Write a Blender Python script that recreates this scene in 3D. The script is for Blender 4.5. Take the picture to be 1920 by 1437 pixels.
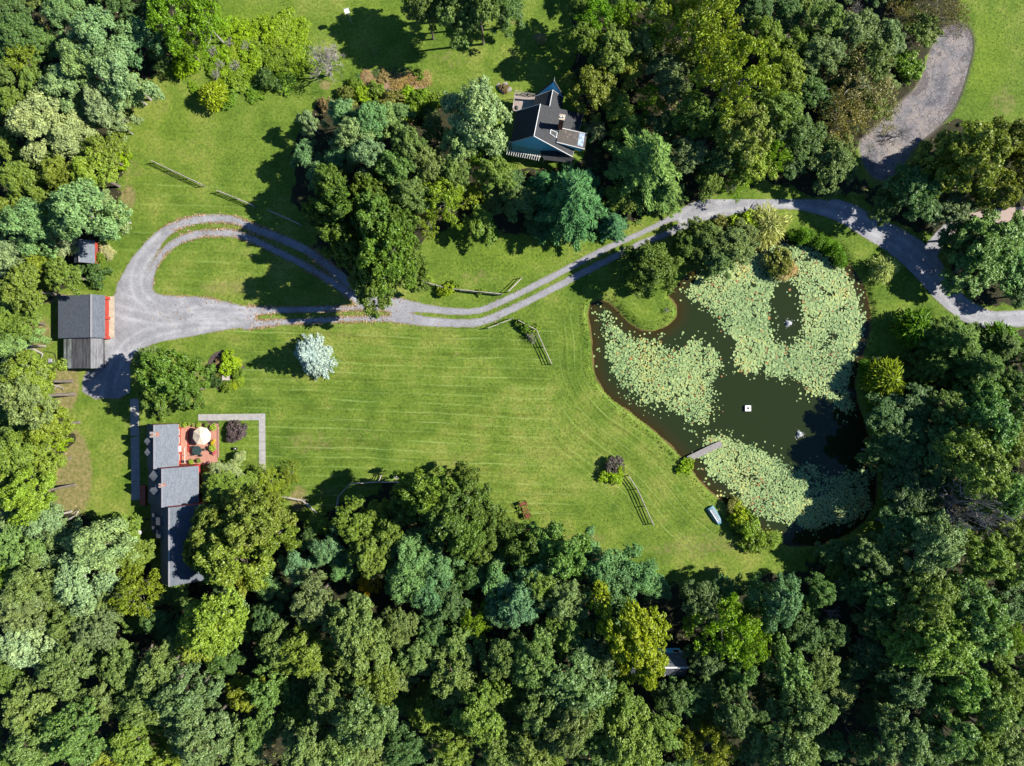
import bpy, bmesh, math, random
import numpy as np
from mathutils import Vector

# ------------------------------------------------------------------ camera, sky, sun, exposure
S = 11.1          # pixels of the survey grid per metre on the ground
HC = 120.0        # height of the drone
SUN_AZ = math.radians(6.5)     # towards +X, slightly to +Y
SUN_EL = math.radians(39.0)
scene = bpy.context.scene
for o in list(bpy.data.objects):
    bpy.data.objects.remove(o)
cam_data = bpy.data.cameras.new('camera')
cam = bpy.data.objects.new('camera', cam_data)
scene.collection.objects.link(cam)
cam.location = (0, 0, HC)
cam.rotation_euler = (0, 0, 0)
cam_data.sensor_width = 36.0
cam_data.lens = 36.0 * HC / (1920.0 / S)
cam_data.clip_end = 6000
scene.camera = cam

world = bpy.data.worlds.new('World')
scene.world = world
world.use_nodes = True
wn = world.node_tree
sky = wn.nodes.new('ShaderNodeTexSky')
sky.sky_type = 'NISHITA'
sky.sun_disc = False
sky.sun_elevation = SUN_EL
sky.sun_rotation = math.pi / 2 - SUN_AZ
sky.air_density = 1.0
sky.dust_density = 0.0
sky.ozone_density = 10.0
wn.links.new(sky.outputs['Color'], wn.nodes['Background'].inputs['Color'])
wn.nodes['Background'].inputs['Strength'].default_value = 0.070

sun_data = bpy.data.lights.new('sun', 'SUN')
sun_data.energy = 5.0
sun_data.angle = math.radians(0.5)
sun_data.color = (1.0, 0.95, 0.86)
sun = bpy.data.objects.new('sun', sun_data)
scene.collection.objects.link(sun)
sdir = Vector((math.cos(SUN_EL) * math.cos(SUN_AZ), math.cos(SUN_EL) * math.sin(SUN_AZ), math.sin(SUN_EL)))
sun.rotation_euler = (-sdir).to_track_quat('-Z', 'Y').to_euler()
sun.location = (60, 10, 90)
scene.view_settings.view_transform = 'Standard'
scene.view_settings.look = 'None'
scene.view_settings.exposure = 1.38
scene.view_settings.gamma = 1.0
scene.view_settings.use_curve_mapping = False
scene.cycles.max_bounces = 4
scene.cycles.transparent_max_bounces = 6

rng = np.random.default_rng(7)
random.seed(7)
COL = scene.collection
LAB = []          # landmarks for labels

# ------------------------------------------------------------------ survey helpers
def W(px, py, h=0.0):
    k = (1 - h / HC) / S
    return np.array([(px - 960) * k, (718.5 - py) * k, h])

def wxy(pts):
    return np.array([[(p[0] - 960) / S, (718.5 - p[1]) / S] for p in pts])

def poly_sdf(P, poly):
    """signed distance of points P (N,2) to polygon (M,2); negative inside"""
    d2 = np.full(len(P), 1e18)
    inside = np.zeros(len(P), bool)
    n = len(poly)
    for i in range(n):
        a, b = poly[i], poly[(i + 1) % n]
        e = b - a
        w = P - a
        t = np.clip((w @ e) / max(e @ e, 1e-9), 0, 1)
        q = w - t[:, None] * e
        d2 = np.minimum(d2, (q * q).sum(1))
        c = (a[1] > P[:, 1]) != (b[1] > P[:, 1])
        if abs(e[1]) > 1e-12:
            xi = a[0] + (P[:, 1] - a[1]) / e[1] * e[0]
            inside ^= c & (P[:, 0] < xi)
    d = np.sqrt(d2)
    return np.where(inside, -d, d)

def smooth_poly(pts, n=3):
    p = np.array(pts, float)
    for _ in range(n):
        q = 0.75 * p + 0.25 * np.roll(p, -1, 0)
        r = 0.25 * p + 0.75 * np.roll(p, -1, 0)
        p = np.stack([q, r], 1).reshape(-1, 2)
    return p

def spline(pts, n=6):
    """Catmull-Rom through rows of any width"""
    p = np.array(pts, float)
    p = np.vstack([2 * p[0] - p[1], p, 2 * p[-1] - p[-2]])
    out = []
    for i in range(1, len(p) - 2):
        for k in range(n):
            t = k / n
            a, b, c, d = p[i - 1:i + 3]
            out.append(0.5 * ((2 * b) + (c - a) * t + (2 * a - 5 * b + 4 * c - d) * t * t + (-a + 3 * b - 3 * c + d) * t ** 3))
    out.append(p[-2])
    return np.array(out)

def ribbon_sdf(P, rows):
    """rows: px, py, width px"""
    r = spline(rows, 4)
    c = wxy(r[:, :2]); hw = r[:, 2] / S / 2
    best = np.full(len(P), 1e9)
    for i in range(len(c) - 1):
        a, b = c[i], c[i + 1]
        e = b - a
        w = P - a
        t = np.clip((w @ e) / max(e @ e, 1e-9), 0, 1)
        q = w - t[:, None] * e
        best = np.minimum(best, np.sqrt((q * q).sum(1)) - (hw[i] + (hw[i + 1] - hw[i]) * t))
    return best

class VNoise:
    def __init__(self, seed):
        self.g = np.random.default_rng(seed).random((256, 256))
    def __call__(self, P, scale):
        q = P * scale + 1000.3
        i = np.floor(q).astype(int); f = q - i
        f = f * f * (3 - 2 * f)
        x0, y0 = i[:, 0] % 256, i[:, 1] % 256
        x1, y1 = (x0 + 1) % 256, (y0 + 1) % 256
        g = self.g
        return (g[x0, y0] * (1 - f[:, 0]) + g[x1, y0] * f[:, 0]) * (1 - f[:, 1]) + (g[x0, y1] * (1 - f[:, 0]) + g[x1, y1] * f[:, 0]) * f[:, 1]
N1, N2, N3 = VNoise(1), VNoise(2), VNoise(3)

def sstep(a, b, x):
    t = np.clip((x - a) / (b - a), 0, 1)
    return t * t * (3 - 2 * t)

# ------------------------------------------------------------------ object helpers
ORG = {}
def org(o):
    return ORG.get(o.name, np.zeros(3))

def set_props(o, label=None, cat=None, group=None, kind=None):
    if label: o['label'] = label
    if cat: o['category'] = cat
    if group: o['group'] = group
    if kind: o['kind'] = kind
    return o

def thing(name, loc, label, cat, group=None):
    o = bpy.data.objects.new(name, None)
    o.empty_display_size = 0.3
    COL.objects.link(o)
    o.location = tuple(float(v) for v in loc)
    ORG[o.name] = np.array(loc, float)
    return set_props(o, label, cat, group)

def link_mesh(name, me, mat, parent=None, loc=None):
    o = bpy.data.objects.new(name, me)
    COL.objects.link(o)
    if mat is not None and not me.materials:
        me.materials.append(mat)
    if parent is not None:
        o.parent = parent
    if loc is not None:
        o.location = tuple(float(v) for v in loc)
    return o

def np_mesh(name, verts, faces, attrs=None, smooth=False):
    """faces: (N,k) int array"""
    me = bpy.data.meshes.new(name)
    verts = np.asarray(verts, np.float32); faces = np.asarray(faces, np.int32)
    nf, k = faces.shape
    me.vertices.add(len(verts)); me.vertices.foreach_set('co', verts.ravel())
    me.loops.add(nf * k); me.loops.foreach_set('vertex_index', faces.ravel())
    me.polygons.add(nf)
    me.polygons.foreach_set('loop_start', np.arange(0, nf * k, k, dtype=np.int32))
    if smooth:
        me.polygons.foreach_set('use_smooth', np.ones(nf, bool))
    me.update(calc_edges=True)
    for nm, (dom, arr) in (attrs or {}).items():
        a = me.attributes.new(nm, 'FLOAT', dom)
        a.data.foreach_set('value', np.asarray(arr, np.float32))
    return me

class MB:
    """collects shapes in world coordinates; build() makes ONE mesh object"""
    def __init__(self):
        self.v, self.f = [], []
    def add(self, vs, fs):
        b = len(self.v)
        self.v += [tuple(float(c) for c in v) for v in vs]
        self.f += [tuple(i + b for i in f) for f in fs]
        return self
    def box(self, c, s, rz=0.0):
        cx, cy, cz = c; hx, hy, hz = s[0] / 2, s[1] / 2, s[2] / 2
        ca, sa = math.cos(rz), math.sin(rz)
        vs = []
        for z in (-hz, hz):
            for x, y in ((-hx, -hy), (hx, -hy), (hx, hy), (-hx, hy)):
                vs.append((cx + x * ca - y * sa, cy + x * sa + y * ca, cz + z))
        return self.add(vs, [(3, 2, 1, 0), (4, 5, 6, 7), (0, 1, 5, 4), (1, 2, 6, 5), (2, 3, 7, 6), (3, 0, 4, 7)])
    def slab(self, pts, t):
        """polygon of 3-D points extruded by t along minus its normal"""
        p = [np.array(q, float) for q in pts]
        n = np.cross(p[1] - p[0], p[2] - p[0]); n = n / np.linalg.norm(n)
        if n[2] < 0 or (abs(n[2]) < 1e-6 and False):
            p = p[::-1]; n = -n
        k = len(p)
        vs = p + [q - n * t for q in p]
        fs = [tuple(range(k)), tuple(range(2 * k - 1, k - 1, -1))]
        fs += [(i, i + k, (i + 1) % k + k, (i + 1) % k) for i in range(k)]
        return self.add(vs, fs)
    def prism(self, pts, z0, z1):
        k = len(pts)
        area = sum(pts[i][0] * pts[(i + 1) % k][1] - pts[(i + 1) % k][0] * pts[i][1] for i in range(k))
        if area < 0: pts = list(pts)[::-1]
        vs = [(p[0], p[1], z0) for p in pts] + [(p[0], p[1], z1) for p in pts]
        fs = [tuple(range(k - 1, -1, -1)), tuple(range(k, 2 * k))] + [(i, (i + 1) % k, (i + 1) % k + k, i + k) for i in range(k)]
        return self.add(vs, fs)
    def tube(self, path, radii, n=6, cap=True):
        path = [np.array(p, float) for p in path]
        if not hasattr(radii, '__len__'): radii = [radii] * len(path)
        vs, fs = [], []
        for i, p in enumerate(path):
            a = path[max(i - 1, 0)]; b = path[min(i + 1, len(path) - 1)]
            d = b - a; d = d / (np.linalg.norm(d) + 1e-9)
            u = np.cross(d, (0, 0, 1.0)) if abs(d[2]) < 0.95 else np.cross(d, (1.0, 0, 0))
            u = u / np.linalg.norm(u); w = np.cross(d, u)
            for k in range(n):
                t = 2 * math.pi * k / n
                vs.append(p + radii[i] * (math.cos(t) * u + math.sin(t) * w))
        for i in range(len(path) - 1):
            for k in range(n):
                fs.append((i * n + k, (i + 1) * n + k, (i + 1) * n + (k + 1) % n, i * n + (k + 1) % n))
        if cap:
            fs.append(tuple(range(n))); fs.append(tuple(range(len(path) * n - 1, (len(path) - 1) * n - 1, -1)))
        return self.add(vs, fs)
    def lathe(self, c, prof, n=16):
        vs, fs = [], []
        for r, z in prof:
            for k in range(n):
                t = 2 * math.pi * k / n
                vs.append((c[0] + r * math.cos(t), c[1] + r * math.sin(t), c[2] + z))
        m = len(prof)
        for i in range(m - 1):
            for k in range(n):
                fs.append((i * n + k, i * n + (k + 1) % n, (i + 1) * n + (k + 1) % n, (i + 1) * n + k))
        fs.append(tuple(range(n - 1, -1, -1))); fs.append(tuple(range((m - 1) * n, m * n)))
        return self.add(vs, fs)
    def build(self, name, mat, parent=None, bevel=0.0, smooth=False):
        o0 = org(parent) if parent is not None else np.zeros(3)
        me = bpy.data.meshes.new(name)
        me.from_pydata([tuple(np.array(v) - o0) for v in self.v], [], self.f)
        me.update()
        if smooth:
            me.polygons.foreach_set('use_smooth', [True] * len(me.polygons))
        o = link_mesh(name, me, mat, parent)
        ORG[o.name] = o0
        if bevel:
            m = o.modifiers.new('bevel', 'BEVEL'); m.width = bevel; m.segments = 1
        return o

# ------------------------------------------------------------------ materials
def lin(c):
    return tuple(((v / 255.0) / 12.92 if v / 255.0 <= 0.04045 else ((v / 255.0 + 0.055) / 1.055) ** 2.4) for v in c)

class NT:
    def __init__(self, name):
        self.m = bpy.data.materials.new(name); self.m.use_nodes = True
        self.t = self.m.node_tree; self.t.nodes.clear()
        self.out = self.n('ShaderNodeOutputMaterial')
    def n(self, typ, **kw):
        nd = self.t.nodes.new(typ)
        for k, v in kw.items(): setattr(nd, k, v)
        return nd
    def put(self, sock, v):
        if isinstance(v, bpy.types.NodeSocket): self.t.links.new(v, sock)
        elif v is not None:
            if isinstance(v, (tuple, list)) and len(v) == 3 and sock.type == 'RGBA': v = tuple(v) + (1,)
            sock.default_value = v
    def noise(self, vec, scale, detail=3, rough=0.55, out='Fac'):
        nd = self.n('ShaderNodeTexNoise'); self.put(nd.inputs['Vector'], vec)
        nd.inputs['Scale'].default_value = scale; nd.inputs['Detail'].default_value = detail; nd.inputs['Roughness'].default_value = rough
        return nd.outputs[out]
    def math(self, op, a, b=None, c=None, clamp=False):
        nd = self.n('ShaderNodeMath', operation=op, use_clamp=clamp)
        self.put(nd.inputs[0], a)
        if b is not None: self.put(nd.inputs[1], b)
        if c is not None: self.put(nd.inputs[2], c)
        return nd.outputs[0]
    def mix(self, f, a, b, blend='MIX'):
        nd = self.n('ShaderNodeMix', data_type='RGBA', blend_type=blend)
        self.put(nd.inputs[0], f); self.put(nd.inputs[6], a); self.put(nd.inputs[7], b)
        return nd.outputs[2]
    def ramp(self, f, stops, interp='LINEAR'):
        nd = self.n('ShaderNodeValToRGB'); cr = nd.color_ramp; cr.interpolation = interp
        while len(cr.elements) > 1: cr.elements.remove(cr.elements[-1])
        for i, (p, c) in enumerate(stops):
            e = cr.elements[0] if i == 0 else cr.elements.new(p)
            e.position = p
            e.color = (tuple(c) + (1,)) if hasattr(c, '__len__') else (c, c, c, 1)
        self.put(nd.inputs[0], f)
        return nd.outputs[0]
    def attr(self, name, out='Fac'):
        nd = self.n('ShaderNodeAttribute', attribute_name=name); return nd.outputs[out]
    def pos(self):
        return self.n('ShaderNodeNewGeometry').outputs['Position']
    def objc(self):
        return self.n('ShaderNodeTexCoord').outputs['Object']
    def scale(self, vec, s):
        nd = self.n('ShaderNodeMapping'); self.put(nd.inputs['Vector'], vec); nd.inputs['Scale'].default_value = s
        return nd.outputs[0]
    def bump(self, h, strength, dist):
        nd = self.n('ShaderNodeBump'); self.put(nd.inputs['Height'], h)
        nd.inputs['Strength'].default_value = strength; nd.inputs['Distance'].default_value = dist
        return nd.outputs[0]
    def principled(self, color, rough=0.8, normal=None, spec=0.3, **kw):
        nd = self.n('ShaderNodeBsdfPrincipled')
        self.put(nd.inputs['Base Color'], color); self.put(nd.inputs['Roughness'], rough)
        nd.inputs['Specular IOR Level'].default_value = spec
        if normal is not None: self.put(nd.inputs['Normal'], normal)
        for k, v in kw.items(): self.put(nd.inputs[k], v)
        return nd.outputs[0]
    def finish(self, sh):
        self.t.links.new(sh, self.out.inputs['Surface']); return self.m

ALB = 0.70        # the photograph is exposed for the shade: keep paint and stone on the dark side
def mat_plain(name, c, rough=0.75, var=0.18, scale=3.0, bump=0.15, spec=0.3, grain=None, metal=0.0):
    t = NT(name)
    c = tuple(v * ALB for v in c)
    p = t.objc()
    if grain is not None: p = t.scale(p, grain)
    n = t.noise(p, scale, 4, 0.65)
    dark = tuple(v * (1 - var * 1.6) for v in c); lite = tuple(min(1, v * (1 + var * 1.3)) for v in c)
    col = t.ramp(n, [(0.25, dark), (0.5, c), (0.75, lite)])
    nm = t.bump(n, 0.4, bump * 0.1) if bump else None
    return t.finish(t.principled(col, rough, nm, spec, Metallic=metal))

def mat_shingle(name, c, rows=6.0, var=0.25, moss=None):
    t = NT(name)
    c = tuple(v * ALB for v in c)
    p = t.objc()
    br = t.n('ShaderNodeTexBrick'); t.put(br.inputs['Vector'], t.attr('shingle_uv', 'Vector'))
    br.inputs['Scale'].default_value = 1.0
    br.inputs['Brick Width'].default_value = 0.34; br.inputs['Row Height'].default_value = 0.19
    br.inputs['Mortar Size'].default_value = 0.012; br.inputs['Mortar Smooth'].default_value = 0.3
    br.inputs['Color1'].default_value = tuple(v * (1 - var) for v in c) + (1,)
    br.inputs['Color2'].default_value = tuple(v * (1 + var) for v in c) + (1,)
    br.inputs['Mortar'].default_value = tuple(v * 0.45 for v in c) + (1,)
    n = t.noise(p, 0.9, 4, 0.6)
    col = t.mix(t.math('MULTIPLY', n, 0.5), br.outputs['Color'], tuple(v * 1.35 for v in c))
    n2 = t.noise(p, 5.0, 3, 0.7)
    col = t.mix(t.ramp(n2, [(0.55, 0.0), (0.75, 0.35)]), col, tuple(v * 0.6 for v in c))
    if moss:
        col = t.mix(t.ramp(t.noise(p, 1.3, 5, 0.7), [(0.55, 0.0), (0.68, 0.75)]), col, moss)
    nm = t.bump(br.outputs['Fac'], 0.5, 0.02)
    return t.finish(t.principled(col, 0.85, nm, 0.25))

def mat_foliage(name, gloss=0.14, trans=0.28, jitter=0.42):
    t = NT(name)
    oi = t.n('ShaderNodeObjectInfo')
    r = t.attr('rnd'); tip = t.attr('tip')
    base = oi.outputs['Color']
    dark = t.mix(1.0, base, (0.42, 0.44, 0.38), 'MULTIPLY')
    lite = t.mix(1.0, base, (1.5, 1.5, 1.3), 'MULTIPLY')
    col = t.mix(r, dark, lite)
    # young growth at the ends of the shoots is yellower
    col = t.mix(t.math('MULTIPLY', tip, jitter), col, t.mix(1.0, base, (1.5, 1.42, 0.85), 'MULTIPLY'))
    big = t.noise(t.objc(), 0.6, 2, 0.5)
    col = t.mix(t.ramp(big, [(0.35, 0.0), (0.7, 0.35)]), col, t.mix(1.0, base, (0.75, 0.9, 0.95), 'MULTIPLY'))
    hue = t.noise(t.objc(), 0.28, 2, 0.5)
    col = t.mix(t.ramp(hue, [(0.45, 0.0), (0.65, 0.55)]), col, t.mix(1.0, col, (1.15, 1.04, 0.8), 'MULTIPLY'))
    d = t.principled(col, 0.5, None, gloss)
    tr = t.n('ShaderNodeBsdfTranslucent'); t.put(tr.inputs['Color'], t.mix(1.0, col, (1.05, 1.2, 0.6), 'MULTIPLY'))
    ms = t.n('ShaderNodeMixShader'); ms.inputs[0].default_value = trans
    t.t.links.new(d, ms.inputs[1]); t.t.links.new(tr.outputs[0], ms.inputs[2])
    return t.finish(ms.outputs[0])

FOL = mat_foliage('foliage', 0.35)
FOL_SOFT = mat_foliage('foliage_soft', 0.16, 0.25, 0.3)
NEEDLE = mat_foliage('needles', 0.14, 0.18, 0.3)
BARK = mat_plain('bark', (0.17, 0.145, 0.12), 0.9, 0.35, 4.0, 0.6, 0.1, (1, 1, 0.25))
BARK_PALE = mat_plain('pale_bark', (0.34, 0.31, 0.28), 0.85, 0.3, 3.0, 0.4, 0.1, (1, 1, 0.3))
DEADWOOD = mat_plain('dead_wood', (0.36, 0.33, 0.30), 0.85, 0.25, 5.0, 0.3, 0.1)
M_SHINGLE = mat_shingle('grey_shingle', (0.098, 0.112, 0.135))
M_SHINGLE_SUNLIT = mat_shingle('sunlit_grey_shingle', (0.135, 0.152, 0.18))  # lighter copy of the grey shingle, sunlight painted in for lit roof faces
M_SHINGLE_D = mat_shingle('dark_shingle', (0.042, 0.044, 0.048), moss=None)
M_SHINGLE_B = mat_shingle('weathered_shingle', (0.075, 0.066, 0.06), moss=(0.15, 0.12, 0.10))
M_RED = mat_plain('red_paint', (0.36, 0.045, 0.03), 0.6, 0.15, 6.0, 0.1, 0.3, (1, 1, 3))
M_REDDARK = mat_plain('faded_red_paint', (0.28, 0.06, 0.05), 0.7, 0.2, 6.0)
M_WHITE = mat_plain('white_paint', (0.72, 0.72, 0.70), 0.55, 0.08, 3.0, 0.05)
M_SIDING_SHADE = mat_plain('sky_shade_siding', (0.22, 0.80, 1.0), 0.6, 0.1, 3.0, 0.1, 0.3, (0.4, 0.4, 6))  # white siding with the blue of its sky-lit shade painted into the colour
M_CONC = mat_plain('concrete', (0.34, 0.325, 0.31), 0.9, 0.16, 1.4, 0.15, 0.2)
M_CREAM = mat_plain('cream_concrete', (0.44, 0.38, 0.29), 0.9, 0.2, 1.5, 0.15, 0.2)
M_WOODGREY = mat_plain('weathered_wood', (0.27, 0.25, 0.24), 0.85, 0.3, 2.5, 0.3, 0.2, (0.6, 6, 6))
M_RAIL = mat_plain('pale_split_wood', (0.40, 0.36, 0.31), 0.85, 0.3, 3.0, 0.3, 0.2)
M_ROOFWOOD = mat_plain('stained_board', (0.085, 0.085, 0.09), 0.8, 0.5, 0.9, 0.3, 0.25, (3.5, 0.5, 1))
M_ROOFWOOD2 = mat_plain('silvered_board', (0.155, 0.155, 0.165), 0.8, 0.35, 1.5, 0.3, 0.25, (3.5, 0.4, 1))
M_ROOFPATCH = mat_plain('lichen_board', (0.19, 0.21, 0.19), 0.85, 0.6, 1.0, 0.3, 0.2, (1.2, 0.6, 1))
M_DECK = mat_plain('deck_board', (0.46, 0.225, 0.16), 0.75, 0.15, 2.0, 0.15, 0.25, (4, 0.6, 1))
M_DECKPALE = mat_plain('pale_deck_board', (0.34, 0.28, 0.24), 0.8, 0.15, 2.0, 0.15, 0.25, (0.6, 4, 1))
M_BRICK = mat_plain('brick', (0.27, 0.10, 0.065), 0.9, 0.3, 9.0, 0.4, 0.15)
M_PINKBRICK = mat_plain('pale_brick', (0.33, 0.17, 0.14), 0.9, 0.3, 9.0, 0.4, 0.15)
M_CANVAS = mat_plain('cream_canvas', (0.66, 0.58, 0.44), 0.85, 0.06, 4.0, 0.05, 0.15)
M_GREENDARK = mat_plain('dark_green_metal', (0.028, 0.055, 0.05), 0.45, 0.2, 6.0, 0.05, 0.4)
M_BLACK = mat_plain('black_plastic', (0.015, 0.015, 0.016), 0.5, 0.2, 5.0, 0.05, 0.4)
M_STEEL = mat_plain('grey_steel', (0.30, 0.29, 0.31), 0.45, 0.15, 5.0, 0.05, 0.5)
M_RUST = mat_plain('rust', (0.17, 0.06, 0.035), 0.9, 0.4, 5.0, 0.4, 0.15)
M_BLUEBOAT = mat_plain('blue_green_paint', (0.10, 0.25, 0.30), 0.45, 0.2, 3.0, 0.05, 0.4)
M_BOATPALE = mat_plain('bare_aluminium', (0.55, 0.58, 0.60), 0.4, 0.2, 3.0, 0.05, 0.5)
M_TARP = mat_plain('blue_tarp', (0.22, 0.30, 0.40), 0.6, 0.75, 2.2, 0.4, 0.3)
M_GLASS = mat_plain('window_glass', (0.02, 0.025, 0.03), 0.08, 0.1, 1.0, 0.0, 0.6)
M_SKYL = mat_plain('skylight_glass', (0.05, 0.055, 0.06), 0.15, 0.1, 1.0, 0.0, 0.6)
M_TERRA = mat_plain('terracotta', (0.33, 0.13, 0.08), 0.8, 0.15, 5.0)
M_STONE = mat_plain('pale_stone', (0.30, 0.28, 0.26), 0.9, 0.25, 3.0, 0.4, 0.2)
M_MULCH = mat_plain('mulch', (0.085, 0.065, 0.06), 0.95, 0.5, 7.0, 0.8, 0.1)
def mat_foam():
    t = NT('spray_droplet')
    d = t.principled((0.9, 0.92, 0.93), 0.3, None, 0.5)
    tr = t.n('ShaderNodeBsdfTranslucent'); t.put(tr.inputs['Color'], (0.95, 0.95, 0.95))
    ms = t.n('ShaderNodeMixShader'); ms.inputs[0].default_value = 0.5
    t.t.links.new(d, ms.inputs[1]); t.t.links.new(tr.outputs[0], ms.inputs[2])
    return t.finish(ms.outputs[0])
M_FOAM = mat_foam()
M_YELLOW = mat_plain('yellow_bloom', (0.62, 0.42, 0.05), 0.7, 0.2, 6.0)
M_PINKFL = mat_plain('pink_bloom', (0.50, 0.12, 0.17), 0.7, 0.3, 6.0)
M_TEALPOT = mat_plain('teal_glaze', (0.04, 0.13, 0.15), 0.3, 0.2, 4.0, 0.05, 0.5)
# ------------------------------------------------------------------ survey outlines (pixels of the survey grid)
POND = [(1107,570),(1122,561),(1140,566),(1155,577),(1168,594),(1185,610),(1205,620),(1228,622),(1252,612),(1268,598),(1272,580),(1263,564),(1252,553),(1270,535),(1290,513),(1320,490),(1360,472),(1400,460),(1440,452),(1475,445),(1510,440),(1545,447),(1570,465),(1590,490),(1610,515),(1625,545),(1633,575),(1636,610),(1626,650),(1611,690),(1604,725),(1612,760),(1622,790),(1636,830),(1642,870),(1650,910),(1640,960),(1600,1000),(1540,1025),(1490,1027),(1450,1018),(1420,1000),(1390,970),(1352,938),(1335,925),(1315,905),(1297,880),(1282,862),(1260,838),(1235,815),(1212,795),(1185,775),(1152,752),(1130,730),(1114,700),(1111,670),(1110,640),(1105,612),(1103,585)]
BED_W = [(1118,577),(1135,580),(1150,592),(1168,612),(1195,632),(1235,640),(1260,655),(1285,645),(1310,637),(1330,645),(1350,660),(1357,690),(1345,705),(1338,720),(1343,770),(1340,800),(1325,805),(1300,790),(1270,782),(1230,770),(1195,750),(1160,725),(1140,705),(1125,670),(1118,640),(1112,600)]
BED_E = [(1272,550),(1290,520),(1330,490),(1400,465),(1480,450),(1540,453),(1585,492),(1622,550),(1632,610),(1620,655),(1604,700),(1598,735),(1606,770),(1590,782),(1570,770),(1545,750),(1515,742),(1494,735),(1503,715),(1480,720),(1450,718),(1425,700),(1400,702),(1385,690),(1375,675),(1380,650),(1365,630),(1350,605),(1330,588),(1310,565),(1285,558)]
BED_E_HOLE = [(1450,545),(1468,530),(1488,535),(1498,560),(1503,590),(1498,620),(1490,642),(1465,640),(1450,620),(1448,580)]
BED_S = [(1335,815),(1360,810),(1400,818),(1430,840),(1450,855),(1490,870),(1520,870),(1560,890),(1600,885),(1640,885),(1645,930),(1630,970),(1560,990),(1500,1000),(1450,990),(1420,965),(1390,940),(1350,925),(1330,890),(1315,860),(1318,835)]
BED_SMALL = [(1290,800),(1310,806),(1312,818),(1300,822),(1288,812)]
MUD = [(1822,52),(1828,85),(1822,115),(1812,150),(1800,185),(1785,215),(1750,250),(1720,270),(1700,300),(1680,335),(1640,340),(1615,300),(1610,262),(1640,240),(1668,212),(1690,190),(1720,165),(1735,130),(1745,95),(1765,55),(1795,40)]
FOREST_A = [(-400,-400),(430,-400),(420,40),(330,110),(285,150),(250,200),(215,245),(232,300),(225,340),(205,420),(188,460),(190,530),(110,540),(80,570),(40,600),(35,650),(85,690),(105,760),(128,830),(105,870),(105,950),(180,970),(240,985),(290,1090),(400,1100),(560,990),(620,960),(700,930),(800,905),(880,890),(935,990),(1080,1020),(1240,1095),(1330,1110),(1440,1085),(1560,1045),(1660,1010),(1665,900),(1650,760),(1720,640),(1860,618),(2400,620),(2400,1900),(-400,1900)]
FOREST_B = [(545,330),(555,250),(600,190),(700,170),(820,180),(900,190),(960,320),(1075,330),(1100,240),(1062,190),(1070,-400),(1780,-400),(1790,50),(1640,250),(1600,300),(1640,340),(1700,320),(1740,245),(1800,235),(2400,250),(2400,572),(1860,575),(1790,530),(1770,470),(1700,415),(1600,375),(1440,356),(1300,365),(1140,440),(1000,440),(800,430),(700,550),(600,470)]
RIBBONS = [
 [(1960,596,34),(1900,598,32),(1860,600,34),(1820,588,40),(1790,566,42),(1760,532,50),(1735,498,56),(1705,470,56),(1670,447,50),(1630,425,46),(1590,402,42),(1550,388,38),(1500,378,34),(1450,376,34),(1400,380,36),(1350,388,40),(1310,397,40),(1285,407,34)],
 [(1300,394,18),(1250,414,12),(1205,436,10),(1150,460,11),(1100,485,12),(1050,512,12),(1000,537,12),(960,557,12),(900,582,12),(850,584,13),(800,579,16),(770,575,22),(745,572,28)],
 [(1300,414,18),(1250,439,12),(1205,455,11),(1150,483,12),(1100,508,13),(1050,535,13),(1000,560,13),(960,580,14),(900,604,15),(850,606,16),(800,603,18),(770,598,22),(745,592,28)],
 [(770,577,22),(730,577,14),(680,577,10),(600,580,12),(520,582,12),(470,583,20)],
 [(770,598,20),(730,598,12),(680,598,11),(600,601,11),(520,605,12),(460,610,18)],
 [(740,575,28),(700,560,22),(660,535,18),(620,503,17),(575,470,16),(520,445,16),(480,430,16),(440,413,15),(410,410,15),(380,411,16),(350,417,17),(320,429,19),(297,448,24),(275,477,34),(258,508,44),(245,545,56)],
 [(700,577,18),(690,573,16),(660,556,15),(620,527,14),(560,492,13),(520,472,13),(480,452,13),(440,438,14),(410,437,14),(380,438,14),(360,442,15),(335,452,15),(312,468,14),(297,487,13),(285,510,14),(275,540,24)],
 [(1745,470,30),(1770,440,28),(1800,420,30),(1850,408,26),(1900,402,26),(1960,396,26)]]
COURT = [(211,556),(222,545),(245,520),(262,500),(285,520),(286,545),(300,553),(340,556),(380,556),(420,565),(455,573),(482,576),(482,612),(430,618),(390,625),(350,633),(310,640),(280,648),(258,660),(243,680),(245,700),(245,748),(154,748),(155,697),(190,690),(190,635),(211,635)]
LOOP_ISLAND = (430, 500)

pond = wxy(smooth_poly(POND, 2)); mud = wxy(smooth_poly(MUD, 2))
forA = wxy(FOREST_A); forB = wxy(FOREST_B); court = wxy(smooth_poly(COURT, 1))
bedW, bedE, bedH, bedS, bedT = [wxy(smooth_poly(b, 2)) for b in (BED_W, BED_E, BED_E_HOLE, BED_S, BED_SMALL)]

def drive_sdf(P):
    d = poly_sdf(P, court)
    for r in RIBBONS: d = np.minimum(d, ribbon_sdf(P, r))
    return d

def forest_sdf(P):
    return np.minimum(poly_sdf(P, forA), poly_sdf(P, forB))

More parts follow.
